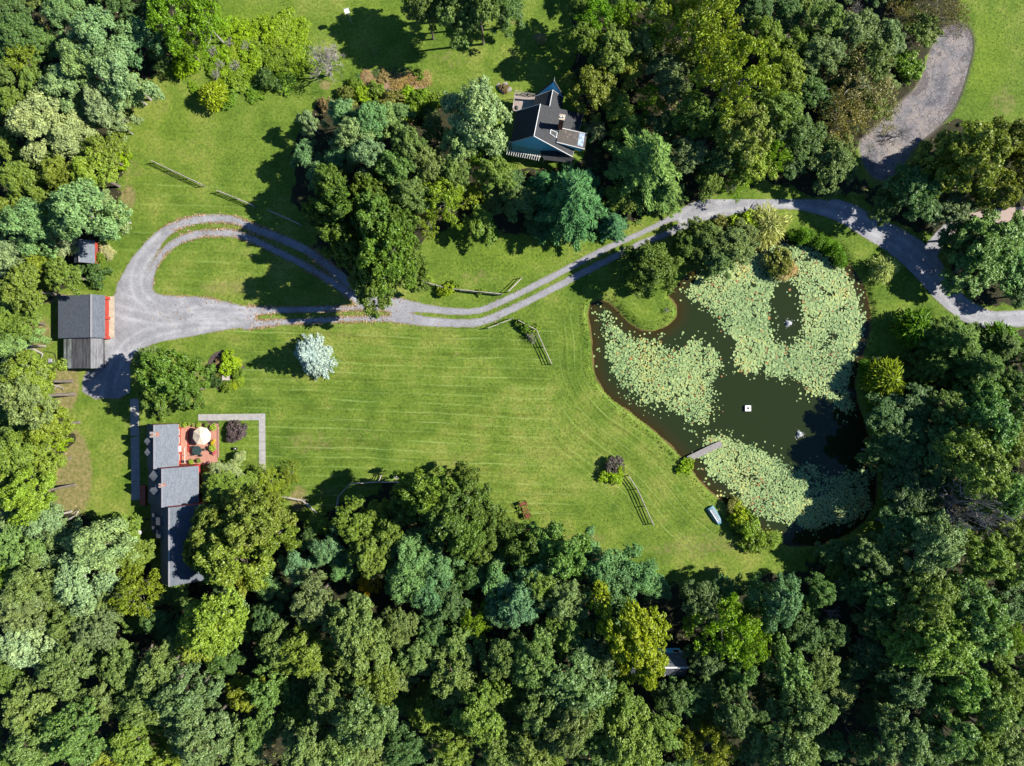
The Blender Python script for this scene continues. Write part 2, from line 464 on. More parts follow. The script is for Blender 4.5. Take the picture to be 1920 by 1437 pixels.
# ------------------------------------------------------------------ ground: one sheet, carved for the pond and the dry bed
def axis(lo, hi, step, far):
    a = np.arange(lo, hi + 1e-6, step)
    ext = [4, 12, 40, 150, 500, 1500]
    return np.concatenate([[lo - e for e in ext[::-1]], a, [hi + e for e in ext]])
gx = axis(-96, 96, 0.4, 1500); gy = axis(-74, 74, 0.4, 1500)
GX, GY = np.meshgrid(gx, gy, indexing='ij')
GP = np.stack([GX.ravel(), GY.ravel()], 1)
sd_pond = poly_sdf(GP, pond); sd_mud = poly_sdf(GP, mud)
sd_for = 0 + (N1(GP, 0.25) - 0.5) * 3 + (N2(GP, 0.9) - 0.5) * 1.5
sd_drive = drive_sdf(GP)
sd_forest_raw = forest_sdf(GP)
def cached(field):
    A = field.reshape(len(gx), len(gy))[6:-6, 6:-6]
    def f(P):
        u = np.clip((P[:, 0] + 96) / 0.4, 0, A.shape[0] - 1.001); v = np.clip((P[:, 1] + 74) / 0.4, 0, A.shape[1] - 1.001)
        i = u.astype(int); j = v.astype(int); a = u - i; b = v - j
        return (A[i, j] * (1 - a) + A[i + 1, j] * a) * (1 - b) + (A[i, j + 1] * (1 - a) + A[i + 1, j + 1] * a) * b
    return f
pond_q, mud_q, drive_q, forest_q = cached(sd_pond), cached(sd_mud), cached(sd_drive), cached(sd_forest_raw)
WATER_Z = -0.42
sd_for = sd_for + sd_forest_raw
gz = (N1(GP, 0.05) - 0.5) * 0.25 * sstep(3, 9, sd_pond) * sstep(0.5, 6, sd_drive)
wob = (N3(GP, 0.8) - 0.5) * 0.7
gz += -0.42 * sstep(1.0, -0.0, sd_pond + wob * 0.9) - 0.9 * sstep(0.05, -3.5, sd_pond)
gz += -0.35 * sstep(0.15, -0.45, sd_mud)
far = (np.abs(GP[:, 0]) > 97) | (np.abs(GP[:, 1]) > 75)
gz[far] = 0
ni, nj = len(gx), len(gy)
I, J = np.meshgrid(np.arange(ni - 1), np.arange(nj - 1), indexing='ij')
a0 = (I * nj + J).ravel()
gf = np.stack([a0, a0 + nj, a0 + nj + 1, a0 + 1], 1)

def blob(px, py, rx, ry, amt=1.0):
    c = wxy([(px, py)])[0]
    d = np.sqrt(((GP[:, 0] - c[0]) / (rx / S)) ** 2 + ((GP[:, 1] - c[1]) / (ry / S)) ** 2)
    return amt * sstep(1.0, 0.25, d)
dry = np.zeros(len(GP))
for b in [(138,890,48,115,1.6),(60,625,60,55,1.0),(125,725,34,70,1.3),(120,950,40,60,0.8),(240,370,25,40,0.8),(250,320,50,30,0.4),(400,700,60,45,0.5),(330,330,60,25,0.35),
          (580,830,90,45,0.4),(680,820,120,60,0.3),(850,860,120,40,0.3),(900,520,70,25,0.4),(560,560,90,22,0.35),(430,540,100,30,0.45),(650,620,120,40,0.3),(1250,830,60,90,0.25),(1330,1020,110,40,0.45),(1200,930,60,60,0.25),
          (760,160,60,18,0.9),(610,160,18,14,1.0),(700,90,40,30,0.35),(850,110,90,35,0.35),(1010,70,20,14,0.8),(1880,190,50,60,0.45),(1900,60,40,60,0.3),(100,560,60,16,0.8),(300,190,40,60,0.3),(1270,1035,120,40,0.4),(990,600,30,40,0.3),
          (560,935,30,40,0.8),(620,925,40,30,0.4),(960,40,30,15,0.4),(1100,1010,70,25,0.5)]:
    dry = np.maximum(dry, blob(*b))
lush = np.zeros(len(GP))
for b in [(450,60,160,80,0.8),(700,60,120,90,0.5),(1850,120,60,130,0.9),(1210,590,60,30,0.5),(960,480,140,50,0.5),(440,830,70,50,0.6),(330,230,120,80,0.25)]:
    lush = np.maximum(lush, blob(*b))
# mower passes: parallel on the big lawn, along the shore beside the pond
ax = GP[:, 0] * S + 960; ay = 718.5 - GP[:, 1] * S
lawn_w = sstep(370, 460, ax) * sstep(1120, 1040, ax) * sstep(595, 625, ay) * sstep(1010, 960, ay)
shore_w = sstep(17.0, 11.0, sd_pond) * sstep(1010, 1070, ax) * sstep(540, 600, ay) * sstep(1480, 1300, ax) * sstep(1070, 1010, ay)
lawn_w = lawn_w * (1 - shore_w)
loop_w = sstep(320, 350, ay) * sstep(570, 540, ay) * sstep(210, 260, ax) * sstep(600, 540, ax) * 0.55
ne_w = np.zeros(len(GP))
gm = np_mesh('ground', np.column_stack([GP, gz]), gf, {
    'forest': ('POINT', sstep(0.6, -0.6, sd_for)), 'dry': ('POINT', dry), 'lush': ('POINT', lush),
    'lawn_w': ('POINT', np.maximum(lawn_w, loop_w)), 'shore_w': ('POINT', shore_w), 'shore': ('POINT', np.clip(sd_pond, -5, 60)), 'mudd': ('POINT', sstep(0.5, -0.3, sd_mud))}, smooth=True)

def ground_material():
    t = NT('grass_and_soil')
    P = t.pos()
    big = t.noise(P, 0.035, 3, 0.5); mid = t.noise(P, 0.22, 4, 0.6); fine = t.noise(P, 2.2, 4, 0.7); tiny = t.noise(P, 9.0, 2, 0.6)
    g1 = (0.046, 0.088, 0.009); g2 = (0.090, 0.138, 0.017); g3 = (0.148, 0.172, 0.034)
    col = t.ramp(t.math('ADD', t.math('MULTIPLY', mid, 0.55), t.math('MULTIPLY', big, 0.45)), [(0.36, g1), (0.5, g2), (0.62, g3)])
    col = t.mix(t.math('MULTIPLY', t.attr('lush'), 0.6), col, (0.102, 0.155, 0.013))
    # clumps and single dry stalks
    col = t.mix(t.ramp(fine, [(0.36, 0.75), (0.5, 0.0)]), col, t.mix(1.0, col, (0.55, 0.62, 0.5), 'MULTIPLY'))
    col = t.mix(t.ramp(fine, [(0.5, 0.0), (0.66, 0.7)]), col, t.mix(1.0, col, (1.5, 1.38, 1.4), 'MULTIPLY'))
    col = t.mix(t.ramp(tiny, [(0.5, 0.0), (0.68, 0.5)]), col, t.mix(1.0, col, (0.6, 0.65, 0.5), 'MULTIPLY'))
    # mower passes
    sep = t.n('ShaderNodeSeparateXYZ'); t.put(sep.inputs[0], P)
    def passes(u, v, w, freq):
        wob = t.math('MULTIPLY', t.math('SUBTRACT', t.noise(P, 0.05, 3, 0.6), 0.5), 1.6)
        uu = t.math('MULTIPLY', t.math('ADD', u, wob), freq)
        fr = t.math('ABSOLUTE', t.math('SUBTRACT', t.math('FRACT', uu), 0.5))
        cb = t.n('ShaderNodeCombineXYZ')
        t.put(cb.inputs[0], t.math('MULTIPLY', uu, 1.3)); t.put(cb.inputs[1], t.math('MULTIPLY', v, 0.09))
        brk = t.ramp(t.noise(cb.outputs[0], 1.0, 5, 0.8), [(0.43, 0.0), (0.64, 1.0)])
        line = t.math('MULTIPLY', t.ramp(fr, [(0.0, 1.0), (0.05, 0.7), (0.12, 0.0)]), brk)
        cb2 = t.n('ShaderNodeCombineXYZ')
        t.put(cb2.inputs[0], t.math('MULTIPLY', uu, 1.7)); t.put(cb2.inputs[1], t.math('MULTIPLY', v, 0.05))
        dk = t.ramp(t.noise(cb2.outputs[0], 1.0, 3, 0.6), [(0.36, 1.0), (0.52, 0.0)])
        return t.math('MULTIPLY', line, w), t.math('MULTIPLY', dk, w)
    yy = t.math('ADD', sep.outputs[1], t.math('MULTIPLY', sep.outputs[0], 0.035))
    l1, d1 = passes(yy, sep.outputs[0], t.attr('lawn_w'), 0.62)
    l1b, d1b = passes(t.math('ADD', yy, 3.7), sep.outputs[0], t.math('MULTIPLY', t.attr('lawn_w'), 0.45), 1.43)
    l1 = t.math('MAXIMUM', l1, l1b)
    l2, d2 = passes(t.attr('shore'), sep.outputs[1], t.attr('shore_w'), 0.85)
    ln = t.math('ADD', l1, l2, clamp=True); dk = t.math('ADD', d1, d2, clamp=True)
    col = t.mix(t.math('MULTIPLY', dk, 0.7), col, t.mix(1.0, col, (0.72, 0.70, 0.6), 'MULTIPLY'))
    col = t.mix(t.math('MULTIPLY', ln, 0.72), col, (0.20, 0.27, 0.075))
    # dry, thin turf
    dm = t.math('ADD', t.math('MULTIPLY', t.attr('dry'), 1.15), t.math('MULTIPLY', t.math('SUBTRACT', t.noise(P, 0.7, 5, 0.7), 0.5), 1.3))
    dcol = t.ramp(t.noise(P, 1.6, 4, 0.7), [(0.3, (0.085, 0.088, 0.024)), (0.5, (0.15, 0.128, 0.05)), (0.7, (0.235, 0.175, 0.095))])
    col = t.mix(t.ramp(dm, [(0.35, 0.0), (0.85, 0.9)]), col, dcol)
    sp = t.math('ADD', t.noise(P, 0.9, 4, 0.75), t.math('MULTIPLY', t.noise(P, 0.08, 2, 0.5), 0.4))
    col = t.mix(t.ramp(sp, [(0.86, 0.0), (0.96, 0.5)]), col, (0.185, 0.15, 0.075))
    # woodland floor: leaf litter
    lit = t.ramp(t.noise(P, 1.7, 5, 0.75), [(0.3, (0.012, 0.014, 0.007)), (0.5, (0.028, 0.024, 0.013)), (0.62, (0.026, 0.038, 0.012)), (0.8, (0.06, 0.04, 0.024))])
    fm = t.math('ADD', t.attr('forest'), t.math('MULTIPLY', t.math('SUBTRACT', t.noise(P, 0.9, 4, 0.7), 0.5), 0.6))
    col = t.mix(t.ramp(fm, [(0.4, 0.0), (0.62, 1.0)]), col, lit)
    # wet silt below the waterline and at the lip of the bank
    sh = t.math('ADD', t.attr('shore'), t.math('MULTIPLY', t.math('SUBTRACT', t.noise(P, 1.2, 4, 0.7), 0.5), 0.5))
    col = t.mix(t.ramp(t.math('ADD', t.math('MULTIPLY', sh, 0.5), 0.5), [(0.50, 1.0), (0.60, 0.0)]), col, (0.08, 0.06, 0.02))
    col = t.mix(t.attr('mudd'), col, (0.11, 0.095, 0.08))
    h = t.math('ADD', t.math('MULTIPLY', fine, 0.6), tiny)
    return t.finish(t.principled(col, 0.9, t.bump(h, 0.6, 0.12), 0.12))
ground = link_mesh('ground', gm, ground_material())
set_props(ground, kind='structure')

def sheet(name, fn, bounds, cell, z, mat, attrs_fn=None, jag=0.0, drape=False):
    """flat sheet following an outline: grid cells inside, rim vertices pulled onto the outline"""
    (x0, y0), (x1, y1) = bounds
    xs = np.arange(x0, x1 + cell, cell); ys = np.arange(y0, y1 + cell, cell)
    X, Y = np.meshgrid(xs, ys, indexing='ij')
    P = np.stack([X.ravel(), Y.ravel()], 1)
    def F(Q):
        return fn(Q) + (N2(Q, 1.7) - 0.5) * jag * 2 + (N3(Q, 5.1) - 0.5) * jag
    d = F(P)
    nI, nJ = X.shape
    i, j = np.meshgrid(np.arange(nI - 1), np.arange(nJ - 1), indexing='ij')
    a = (i * nJ + j).ravel()
    q = np.stack([a, a + nJ, a + nJ + 1, a + 1], 1)
    keep = (d[q] < 0).any(1)
    q = q[keep]
    used = np.unique(q)
    outv = used[d[used] > 0]
    e = cell * 0.2
    Q = P.copy()
    for _ in range(2):
        R = Q[outv]
        f = F(R)
        gxx = (F(R + [e, 0]) - F(R - [e, 0])) / (2 * e); gyy = (F(R + [0, e]) - F(R - [0, e])) / (2 * e)
        g2 = np.maximum(gxx ** 2 + gyy ** 2, 0.25)
        st = np.clip(f, -cell, cell)
        Q[outv] = R - np.stack([gxx, gyy], 1) * (st / g2)[:, None]
    remap = -np.ones(len(P), int); remap[used] = np.arange(len(used))
    V = np.column_stack([Q[used], np.full(len(used), z)])
    at = attrs_fn(Q[used]) if attrs_fn else None
    me = np_mesh(name, V, remap[q], at, smooth=True)
    return link_mesh(name, me, mat)

def gravel_material():
    t = NT('gravel')
    P = t.pos()
    n1 = t.noise(P, 0.32, 5, 0.7); n2 = t.noise(P, 3.0, 4, 0.8); n3 = t.noise(P, 11.0, 2, 0.7)
    col = t.ramp(n1, [(0.3, (0.125, 0.125, 0.135)), (0.55, (0.19, 0.19, 0.203)), (0.72, (0.26, 0.26, 0.272))])
    col = t.mix(t.ramp(n2, [(0.36, 0.6), (0.5, 0.0)]), col, (0.08, 0.08, 0.085))
    col = t.mix(t.ramp(n3, [(0.5, 0.0), (0.7, 0.5)]), col, (0.36, 0.36, 0.37))
    col = t.mix(t.math('MULTIPLY', t.attr('track'), t.ramp(n1, [(0.35, 0.05), (0.6, 0.6)])), col, (0.30, 0.30, 0.305))
    ed = t.math('ADD', t.attr('edge'), t.math('MULTIPLY', t.math('SUBTRACT', n2, 0.5), 0.7))
    col = t.mix(t.ramp(ed, [(0.72, 0.0), (1.0, 0.6)]), col, (0.13, 0.115, 0.07))
    col = t.mix(t.math('MULTIPLY', t.attr('concrete'), 0.85), col, (0.28, 0.21, 0.18))
    return t.finish(t.principled(col, 0.92, t.bump(n3, 0.5, 0.03), 0.15))
def drive_attrs(P):
    d = drive_sdf(P)
    px = P[:, 0] * S + 960; py = 718.5 - P[:, 1] * S
    tr = np.zeros(len(P))
    for rr in (RIBBONS[0], [(480, 596, 0), (400, 597, 0), (330, 592, 0), (280, 572, 0), (256, 540, 0), (266, 490, 0), (310, 440, 0)], [(470, 588, 0), (390, 582, 0), (320, 600, 0), (250, 590, 0), (216, 580, 0)], [(420, 605, 0), (330, 612, 0), (250, 640, 0), (215, 690, 0), (200, 745, 0)]):
        c = ribbon_sdf(P, [(q[0], q[1], 0) for q in rr])
        tr = np.maximum(tr, np.exp(-((c - 0.85) / 0.32) ** 2))
    return {'track': ('POINT', tr), 'edge': ('POINT', sstep(-0.7, 0.0, d)), 'concrete': ('POINT', sstep(1770, 1800, px) * sstep(470, 440, py))}
drv = sheet('driveway', drive_sdf, ((-74, -4), (91, 31)), 0.17, 0.03, gravel_material(), drive_attrs, jag=0.09)
set_props(drv, kind='structure')

# ------------------------------------------------------------------ pond water
def water_material():
    t = NT('murky_pond_water')
    P = t.pos()
    dep = t.math('ADD', t.attr('depth'), t.math('MULTIPLY', t.math('SUBTRACT', t.noise(P, 0.5, 4, 0.6), 0.5), 1.2))
    col = t.ramp(t.math('MULTIPLY', dep, 0.2), [(0.0, (0.036, 0.025, 0.007)), (0.2, (0.022, 0.019, 0.005)), (0.5, (0.0135, 0.0205, 0.006))])
    col = t.mix(t.math('MULTIPLY', t.noise(P, 0.05, 2, 0.5), 0.35), col, (0.013, 0.019, 0.006))
    nm = t.bump(t.noise(P, 2.5, 3, 0.6), 0.12, 0.02)
    body = t.principled(col, 0.05, nm, 0.42, IOR=1.33)
    tr = t.n('ShaderNodeBsdfTransparent'); t.put(tr.inputs['Color'], (0.6, 0.55, 0.38))
    ms = t.n('ShaderNodeMixShader')
    t.put(ms.inputs[0], t.ramp(t.math('MULTIPLY', dep, 0.5), [(0.0, 0.55), (0.5, 1.0)]))
    t.t.links.new(tr.outputs[0], ms.inputs[1]); t.t.links.new(body, ms.inputs[2])
    return t.finish(ms.outputs[0])
water = sheet('pond_water', lambda P: poly_sdf(P, pond) - 1.2, (tuple(pond.min(0) - 2), tuple(pond.max(0) + 2)), 0.5, WATER_Z,
              water_material(), lambda P: {'depth': ('POINT', np.clip(-poly_sdf(P, pond), 0, 8))})
set_props(water, kind='structure')

def mud_material():
    t = NT('cracked_mud')
    P = t.pos()
    wv = t.n('ShaderNodeVectorMath', operation='ADD'); t.put(wv.inputs[0], P)
    nz = t.noise(P, 0.5, 3, 0.6, 'Color'); sc = t.n('ShaderNodeVectorMath', operation='SCALE'); t.put(sc.inputs[0], nz); sc.inputs['Scale'].default_value = 2.6
    t.t.links.new(sc.outputs[0], wv.inputs[1])
    vo = t.n('ShaderNodeTexVoronoi', feature='DISTANCE_TO_EDGE'); t.put(vo.inputs['Vector'], wv.outputs[0]); vo.inputs['Scale'].default_value = 0.62
    n1 = t.noise(P, 0.16, 4, 0.65); n2 = t.noise(P, 3.0, 4, 0.75)
    col = t.ramp(n1, [(0.36, (0.05, 0.05, 0.06)), (0.47, (0.115, 0.108, 0.115)), (0.56, (0.165, 0.14, 0.13)), (0.66, (0.2, 0.175, 0.155))])
    col = t.mix(t.ramp(n2, [(0.28, 0.6), (0.48, 0.0)]), col, (0.075, 0.075, 0.08))
    col = t.mix(t.ramp(n2, [(0.58, 0.0), (0.75, 0.6)]), col, (0.27, 0.24, 0.23))
    brk = t.ramp(t.noise(P, 0.35, 3, 0.6), [(0.38, 0.0), (0.5, 1.0)])
    cr = t.ramp(t.math('ADD', vo.outputs['Distance'], t.math('MULTIPLY', t.math('SUBTRACT', n2, 0.5), -0.22)), [(0.0, 1.0), (0.035, 0.0)])
    col = t.mix(t.math('MULTIPLY', t.math('MULTIPLY', cr, brk), 0.8), col, (0.04, 0.045, 0.04))
    wet = t.ramp(t.math('ADD', t.noise(P, 0.25, 4, 0.65), t.math('MULTIPLY', t.attr('east'), 0.22)), [(0.66, 0.0), (0.72, 1.0)])
    n4 = t.noise(P, 7.0, 2, 0.6)
    col = t.mix(t.ramp(n4, [(0.62, 0.0), (0.68, 0.8)]), col, (0.34, 0.29, 0.25))
    col = t.mix(t.ramp(n4, [(0.32, 0.8), (0.38, 0.0)]), col, (0.05, 0.05, 0.045))
    col = t.mix(t.math('MULTIPLY', wet, 0.7), col, (0.05, 0.038, 0.035))
    rough = t.math('SUBTRACT', 0.9, t.math('MULTIPLY', wet, 0.6))
    h = t.math('SUBTRACT', t.math('MULTIPLY', n2, 0.6), t.math('MULTIPLY', cr, brk))
    return t.finish(t.principled(col, rough, t.bump(h, 0.7, 0.06), 0.3))
mudo = sheet('dry_pond_bed', lambda P: poly_sdf(P, mud) - 0.05, (tuple(mud.min(0) - 1), tuple(mud.max(0) + 1)), 0.4, -0.23, mud_material(), lambda P: {'east': ('POINT', np.clip(sstep(-3.5, -0.3, poly_sdf(P, mud)) * sstep(64, 70, P[:, 0] + 0.55 * (50 - P[:, 1])), 0, 1))}, jag=0.2)
set_props(mudo, kind='structure')

# ------------------------------------------------------------------ lily pads: thousands of notched leaves
def lily_pads():
    lo, hi = pond.min(0), pond.max(0)
    step = 0.19
    xs = np.arange(lo[0], hi[0], step); ys = np.arange(lo[1], hi[1], step)
    X, Y = np.meshgrid(xs, ys)
    P = np.stack([X.ravel(), Y.ravel()], 1) + rng.uniform(-0.2, 0.2, (X.size, 2))
    ns = (N1(P, 0.35) - 0.5) * 2.2 + (N2(P, 1.3) - 0.5) * 1.0
    dE = np.maximum(poly_sdf(P, bedE), -poly_sdf(P, bedH))
    d = np.minimum.reduce([poly_sdf(P, bedW) + ns * 0.8, dE + ns * 0.7, poly_sdf(P, bedS) + ns * 0.8, poly_sdf(P, bedT) + 0.3 + ns * 0.3])
    px = P[:, 0] * S + 960; py = 718.5 - P[:, 1] * S
    dens = sstep(0.15, -1.6, d) * 1.0
    # thinner towards the grassy western shore and in patches
    sp = -pond_q(P)
    dens *= np.where(px < 1400, sstep(0.2, 3.6, sp + (N3(P, 0.6) - 0.5) * 2), 1.0)
    dens *= 0.35 + 0.75 * sstep(0.22, 0.42, N2(P, 0.7) * 0.6 + N1(P, 1.9) * 0.4)
    dens = np.where(d < 0.2, np.maximum(dens, 0.05), 0) + np.where((d < 1.2) & (d >= 0.2), 0.035, 0)
    keep = (rng.random(len(P)) < dens) & (sp > 0.25)
    P = P[keep]; n = len(P)
    rad = np.clip(rng.lognormal(-1.98, 0.28, n), 0.07, 0.27) * (0.8 + 0.4 * N3(P, 0.2)); ang = rng.uniform(0, 2 * np.pi, n)
    k = 7
    th = np.linspace(0.22, 2 * np.pi - 0.22, k)[None, :] + ang[:, None]
    tilt = rng.normal(0, 0.10, (n, 2)); lift = rng.exponential(0.035, n)
    rr = rad[:, None] * rng.uniform(0.9, 1.08, (n, k))
    vx = P[:, 0:1] + rr * np.cos(th); vy = P[:, 1:2] + rr * np.sin(th)
    vz = WATER_Z + 0.012 + lift[:, None] + (tilt[:, 0:1] * np.cos(th) + tilt[:, 1:2] * np.sin(th)) * rr + 0.05 * rr
    c = np.stack([P[:, 0], P[:, 1], WATER_Z + 0.012 + lift], 1)
    V = np.concatenate([c[:, None, :], np.stack([vx, vy, vz], 2)], 1).reshape(-1, 3)
    V[:, 2] = np.maximum(V[:, 2], WATER_Z + 0.006)
    base = (np.arange(n) * (k + 1))[:, None]
    tri = np.stack([np.array([0, i + 1, i + 2]) for i in range(k - 1)])
    Fc = (base[:, :, None] + tri[None]).reshape(-1, 3)
    # hue: mostly pale green, patches of yellow, some rust
    v = np.clip(0.42 + (N1(P, 0.25) - 0.5) * 0.45 + rng.normal(0, 0.16, n), 0, 0.80)
    red = rng.random(n) < 0.02 + 0.05 * sstep(0.6, 0.8, N2(P, 0.4)); v[red] = rng.uniform(0.86, 1.0, red.sum())
    me = np_mesh('lily_pads', V, Fc, {'rnd': ('FACE', np.repeat(v, k - 1))})
    t = NT('lily_pad')
    col = t.ramp(t.attr('rnd'), [(0.0, (0.06, 0.115, 0.04)), (0.25, (0.15, 0.225, 0.08)), (0.5, (0.205, 0.28, 0.105)), (0.7, (0.265, 0.31, 0.10)), (0.82, (0.29, 0.25, 0.05)), (0.86, (0.24, 0.13, 0.03)), (1.0, (0.17, 0.065, 0.025))])
    link = link_mesh('lily_pads', me, t.finish(t.principled(col, 0.6, None, 0.22)))
    set_props(link, 'pale green floating lily pads spread over the pond', 'lily pads', kind='stuff')
lily_pads()

# ------------------------------------------------------------------ fallen leaves along the gravel
def fallen_leaves():
    n = 150000
    lo = wxy([(205, 625)])[0]; hi = wxy([(1000, 395)])[0]
    P = np.stack([rng.uniform(lo[0], hi[0], n), rng.uniform(lo[1], hi[1], n)], 1)
    d = drive_q(P)
    px = P[:, 0] * S + 960; py = 718.5 - P[:, 1] * S
    w = np.exp(-((d + 0.02) / 0.22) ** 2) * 0.5 + sstep(0.3, -0.3, d) * 0.025
    w *= 0.25 + 1.1 * sstep(0.35, 0.6, N1(P, 0.4)) 
    w *= sstep(270, 330, px) * sstep(800, 700, px) + 0.03
    w *= np.where((px < 470) & (py > 600), 0.25, 1.0)
    patch = sstep(0.62, 0.72, N2(P, 0.35)) * (px > 320) * (px < 480) * (py > 553) * (py < 590) * (d < 0) * 0.55
    P = P[rng.random(n) < np.maximum(w, patch)]
    # a thin scatter below the woodland edge
    m = 9000
    Q = np.stack([rng.uniform(-88, 88, m), rng.uniform(-66, 66, m)], 1)
    Q = Q[(forest_q(Q) < 1.5) & (pond_q(Q) > 0.5)]
    P = np.vstack([P, Q]); n = len(P)
    zz = np.where(drive_q(P) < 0.6, 0.04, 0.11) + rng.uniform(0.01, 0.05, n)
    s = rng.uniform(0.06, 0.16, n); a = rng.uniform(0, 2 * np.pi, n)
    t1 = np.stack([np.cos(a), np.sin(a), rng.normal(0, 0.3, n)], 1) * s[:, None]
    t2 = np.stack([-np.sin(a), np.cos(a), rng.normal(0, 0.3, n)], 1) * s[:, None] * 0.6
    c = np.column_stack([P, zz])
    V = np.stack([c - t1, c - t2, c + t1, c + t2], 1).reshape(-1, 3)
    me = np_mesh('fallen_leaves', V, np.arange(4 * n).reshape(-1, 4), {'rnd': ('FACE', rng.random(n))})
    t = NT('dead_leaf')
    col = t.ramp(t.attr('rnd'), [(0.0, (0.10, 0.055, 0.022)), (0.5, (0.22, 0.14, 0.07)), (0.85, (0.31, 0.215, 0.125)), (1.0, (0.35, 0.28, 0.19))])
    o = link_mesh('fallen_leaves', me, t.finish(t.principled(col, 0.8, None, 0.2)))
    set_props(o, 'tan fallen leaves lying along the gravel drive edges', 'leaves', kind='stuff')
fallen_leaves()

# ------------------------------------------------------------------ grass tufts standing in the turf
def grass():
    n = 230000
    P = np.stack([rng.uniform(-90, 90, n), rng.uniform(-68, 68, n)], 1)
    keep = (forest_q(P) > -0.5) & (drive_q(P) > 0.15) & (pond_q(P) > 0.35) & (mud_q(P) > 0.3)
    px = P[:, 0] * S + 960; py = 718.5 - P[:, 1] * S
    for x0, y0, x1, y1 in [(940, 150, 1110, 310), (270, 780, 412, 1095), (105, 545, 215, 700), (138, 448, 185, 495), (244, 748, 263, 940), (370, 775, 498, 790), (484, 775, 500, 920)]:
        keep &= ~((px > x0) & (px < x1) & (py > y0) & (py < y1))
    keep &= rng.random(n) < 0.35 + 0.75 * N1(P, 0.5) + 2 * sstep(1.5, 0.4, pond_q(P))
    P = P[keep]; n = len(P)
    rim = sstep(2.2, 0.3, pond_q(P))
    h = rng.uniform(0.03, 0.07, n) * (1 + 3.0 * rim) * (0.6 + 0.8 * N2(P, 0.3)); w = rng.uniform(0.05, 0.13, n)
    a = rng.uniform(0, 2 * np.pi, n)
    t = np.stack([np.cos(a), np.sin(a), np.zeros(n)], 1) * w[:, None]
    lean = np.stack([rng.normal(0, 0.6, n), rng.normal(0, 0.6, n), np.ones(n)], 1) * h[:, None]
    z = (N1(P, 0.05) - 0.5) * 0.25 * sstep(3, 9, pond_q(P)) * sstep(0.5, 6, drive_q(P)) - 0.42 * sstep(1.0, 0.0, pond_q(P) + (N3(P, 0.8) - 0.5) * 0.63)
    c = np.column_stack([P, z - 0.01])
    V = np.stack([c - t, c + t, c + t * 0.6 + lean, c - t * 0.6 + lean], 1).reshape(-1, 3)
    v = np.clip(N2(P, 0.22) * 0.5 + N3(P, 0.9) * 0.3 + rng.normal(0.1, 0.17, n), 0, 1)
    me = np_mesh('grass', V, np.arange(4 * n).reshape(-1, 4), {'rnd': ('FACE', v)})
    t = NT('grass_blade')
    col = t.ramp(t.attr('rnd'), [(0.0, (0.045, 0.085, 0.008)), (0.45, (0.095, 0.145, 0.017)), (0.8, (0.155, 0.19, 0.034)), (0.95, (0.21, 0.21, 0.06)), (1.0, (0.28, 0.24, 0.11))])
    d = t.principled(col, 0.6, None, 0.2)
    tr = t.n('ShaderNodeBsdfTranslucent'); t.put(tr.inputs['Color'], col)
    ms = t.n('ShaderNodeMixShader'); ms.inputs[0].default_value = 0.45
    t.t.links.new(d, ms.inputs[1]); t.t.links.new(tr.outputs[0], ms.inputs[2])
    o = link_mesh('grass', me, t.finish(ms.outputs[0]))
    set_props(o, 'short mown grass covering the lawns round the pond', 'grass', kind='stuff')
grass()
# ------------------------------------------------------------------ vegetation
def unit(v):
    return v / (np.linalg.norm(v, axis=-1, keepdims=True) + 1e-9)

def leaf_mesh(name, C, Nrm, size, aspect, rnd, tip, T=None):
    """one rhombic leaf spray per row"""
    n = len(C)
    r = rng.normal(0, 1, (n, 3)) if T is None else T
    t1 = unit(r - (r * Nrm).sum(1, keepdims=True) * Nrm)
    t2 = np.cross(Nrm, t1)
    s = size[:, None]
    V = np.stack([C - t1 * s, C - t2 * s * aspect, C + t1 * s, C + t2 * s * aspect], 1).reshape(-1, 3)
    return np_mesh(name, V, np.arange(4 * n).reshape(-1, 4), {'rnd': ('FACE', rnd), 'tip': ('FACE', tip)})

def dome_lobes(R, Ht, n, jitter=0.25, fill=0.86, spread=0.5):
    k = np.arange(n) + 0.5
    r = R * fill * np.sqrt(k / n)
    a = k * 2.39996 + rng.uniform(0, 6.28)
    r = r * (1 + rng.normal(0, jitter * 0.35, n)); a = a + rng.normal(0, jitter, n)
    # uneven outline
    ph = rng.uniform(0, 6.28, 3)
    r = r * (1 + 0.17 * np.sin(2 * a + ph[0]) + 0.14 * np.sin(3 * a + ph[1]) + 0.09 * np.sin(5 * a + ph[2]))
    z = Ht * (1 - np.clip(r / R, 0, 1.1) ** 2 * 0.85) * rng.uniform(0.68, 1.08, n)
    return np.stack([r * np.cos(a), r * np.sin(a), z], 1)

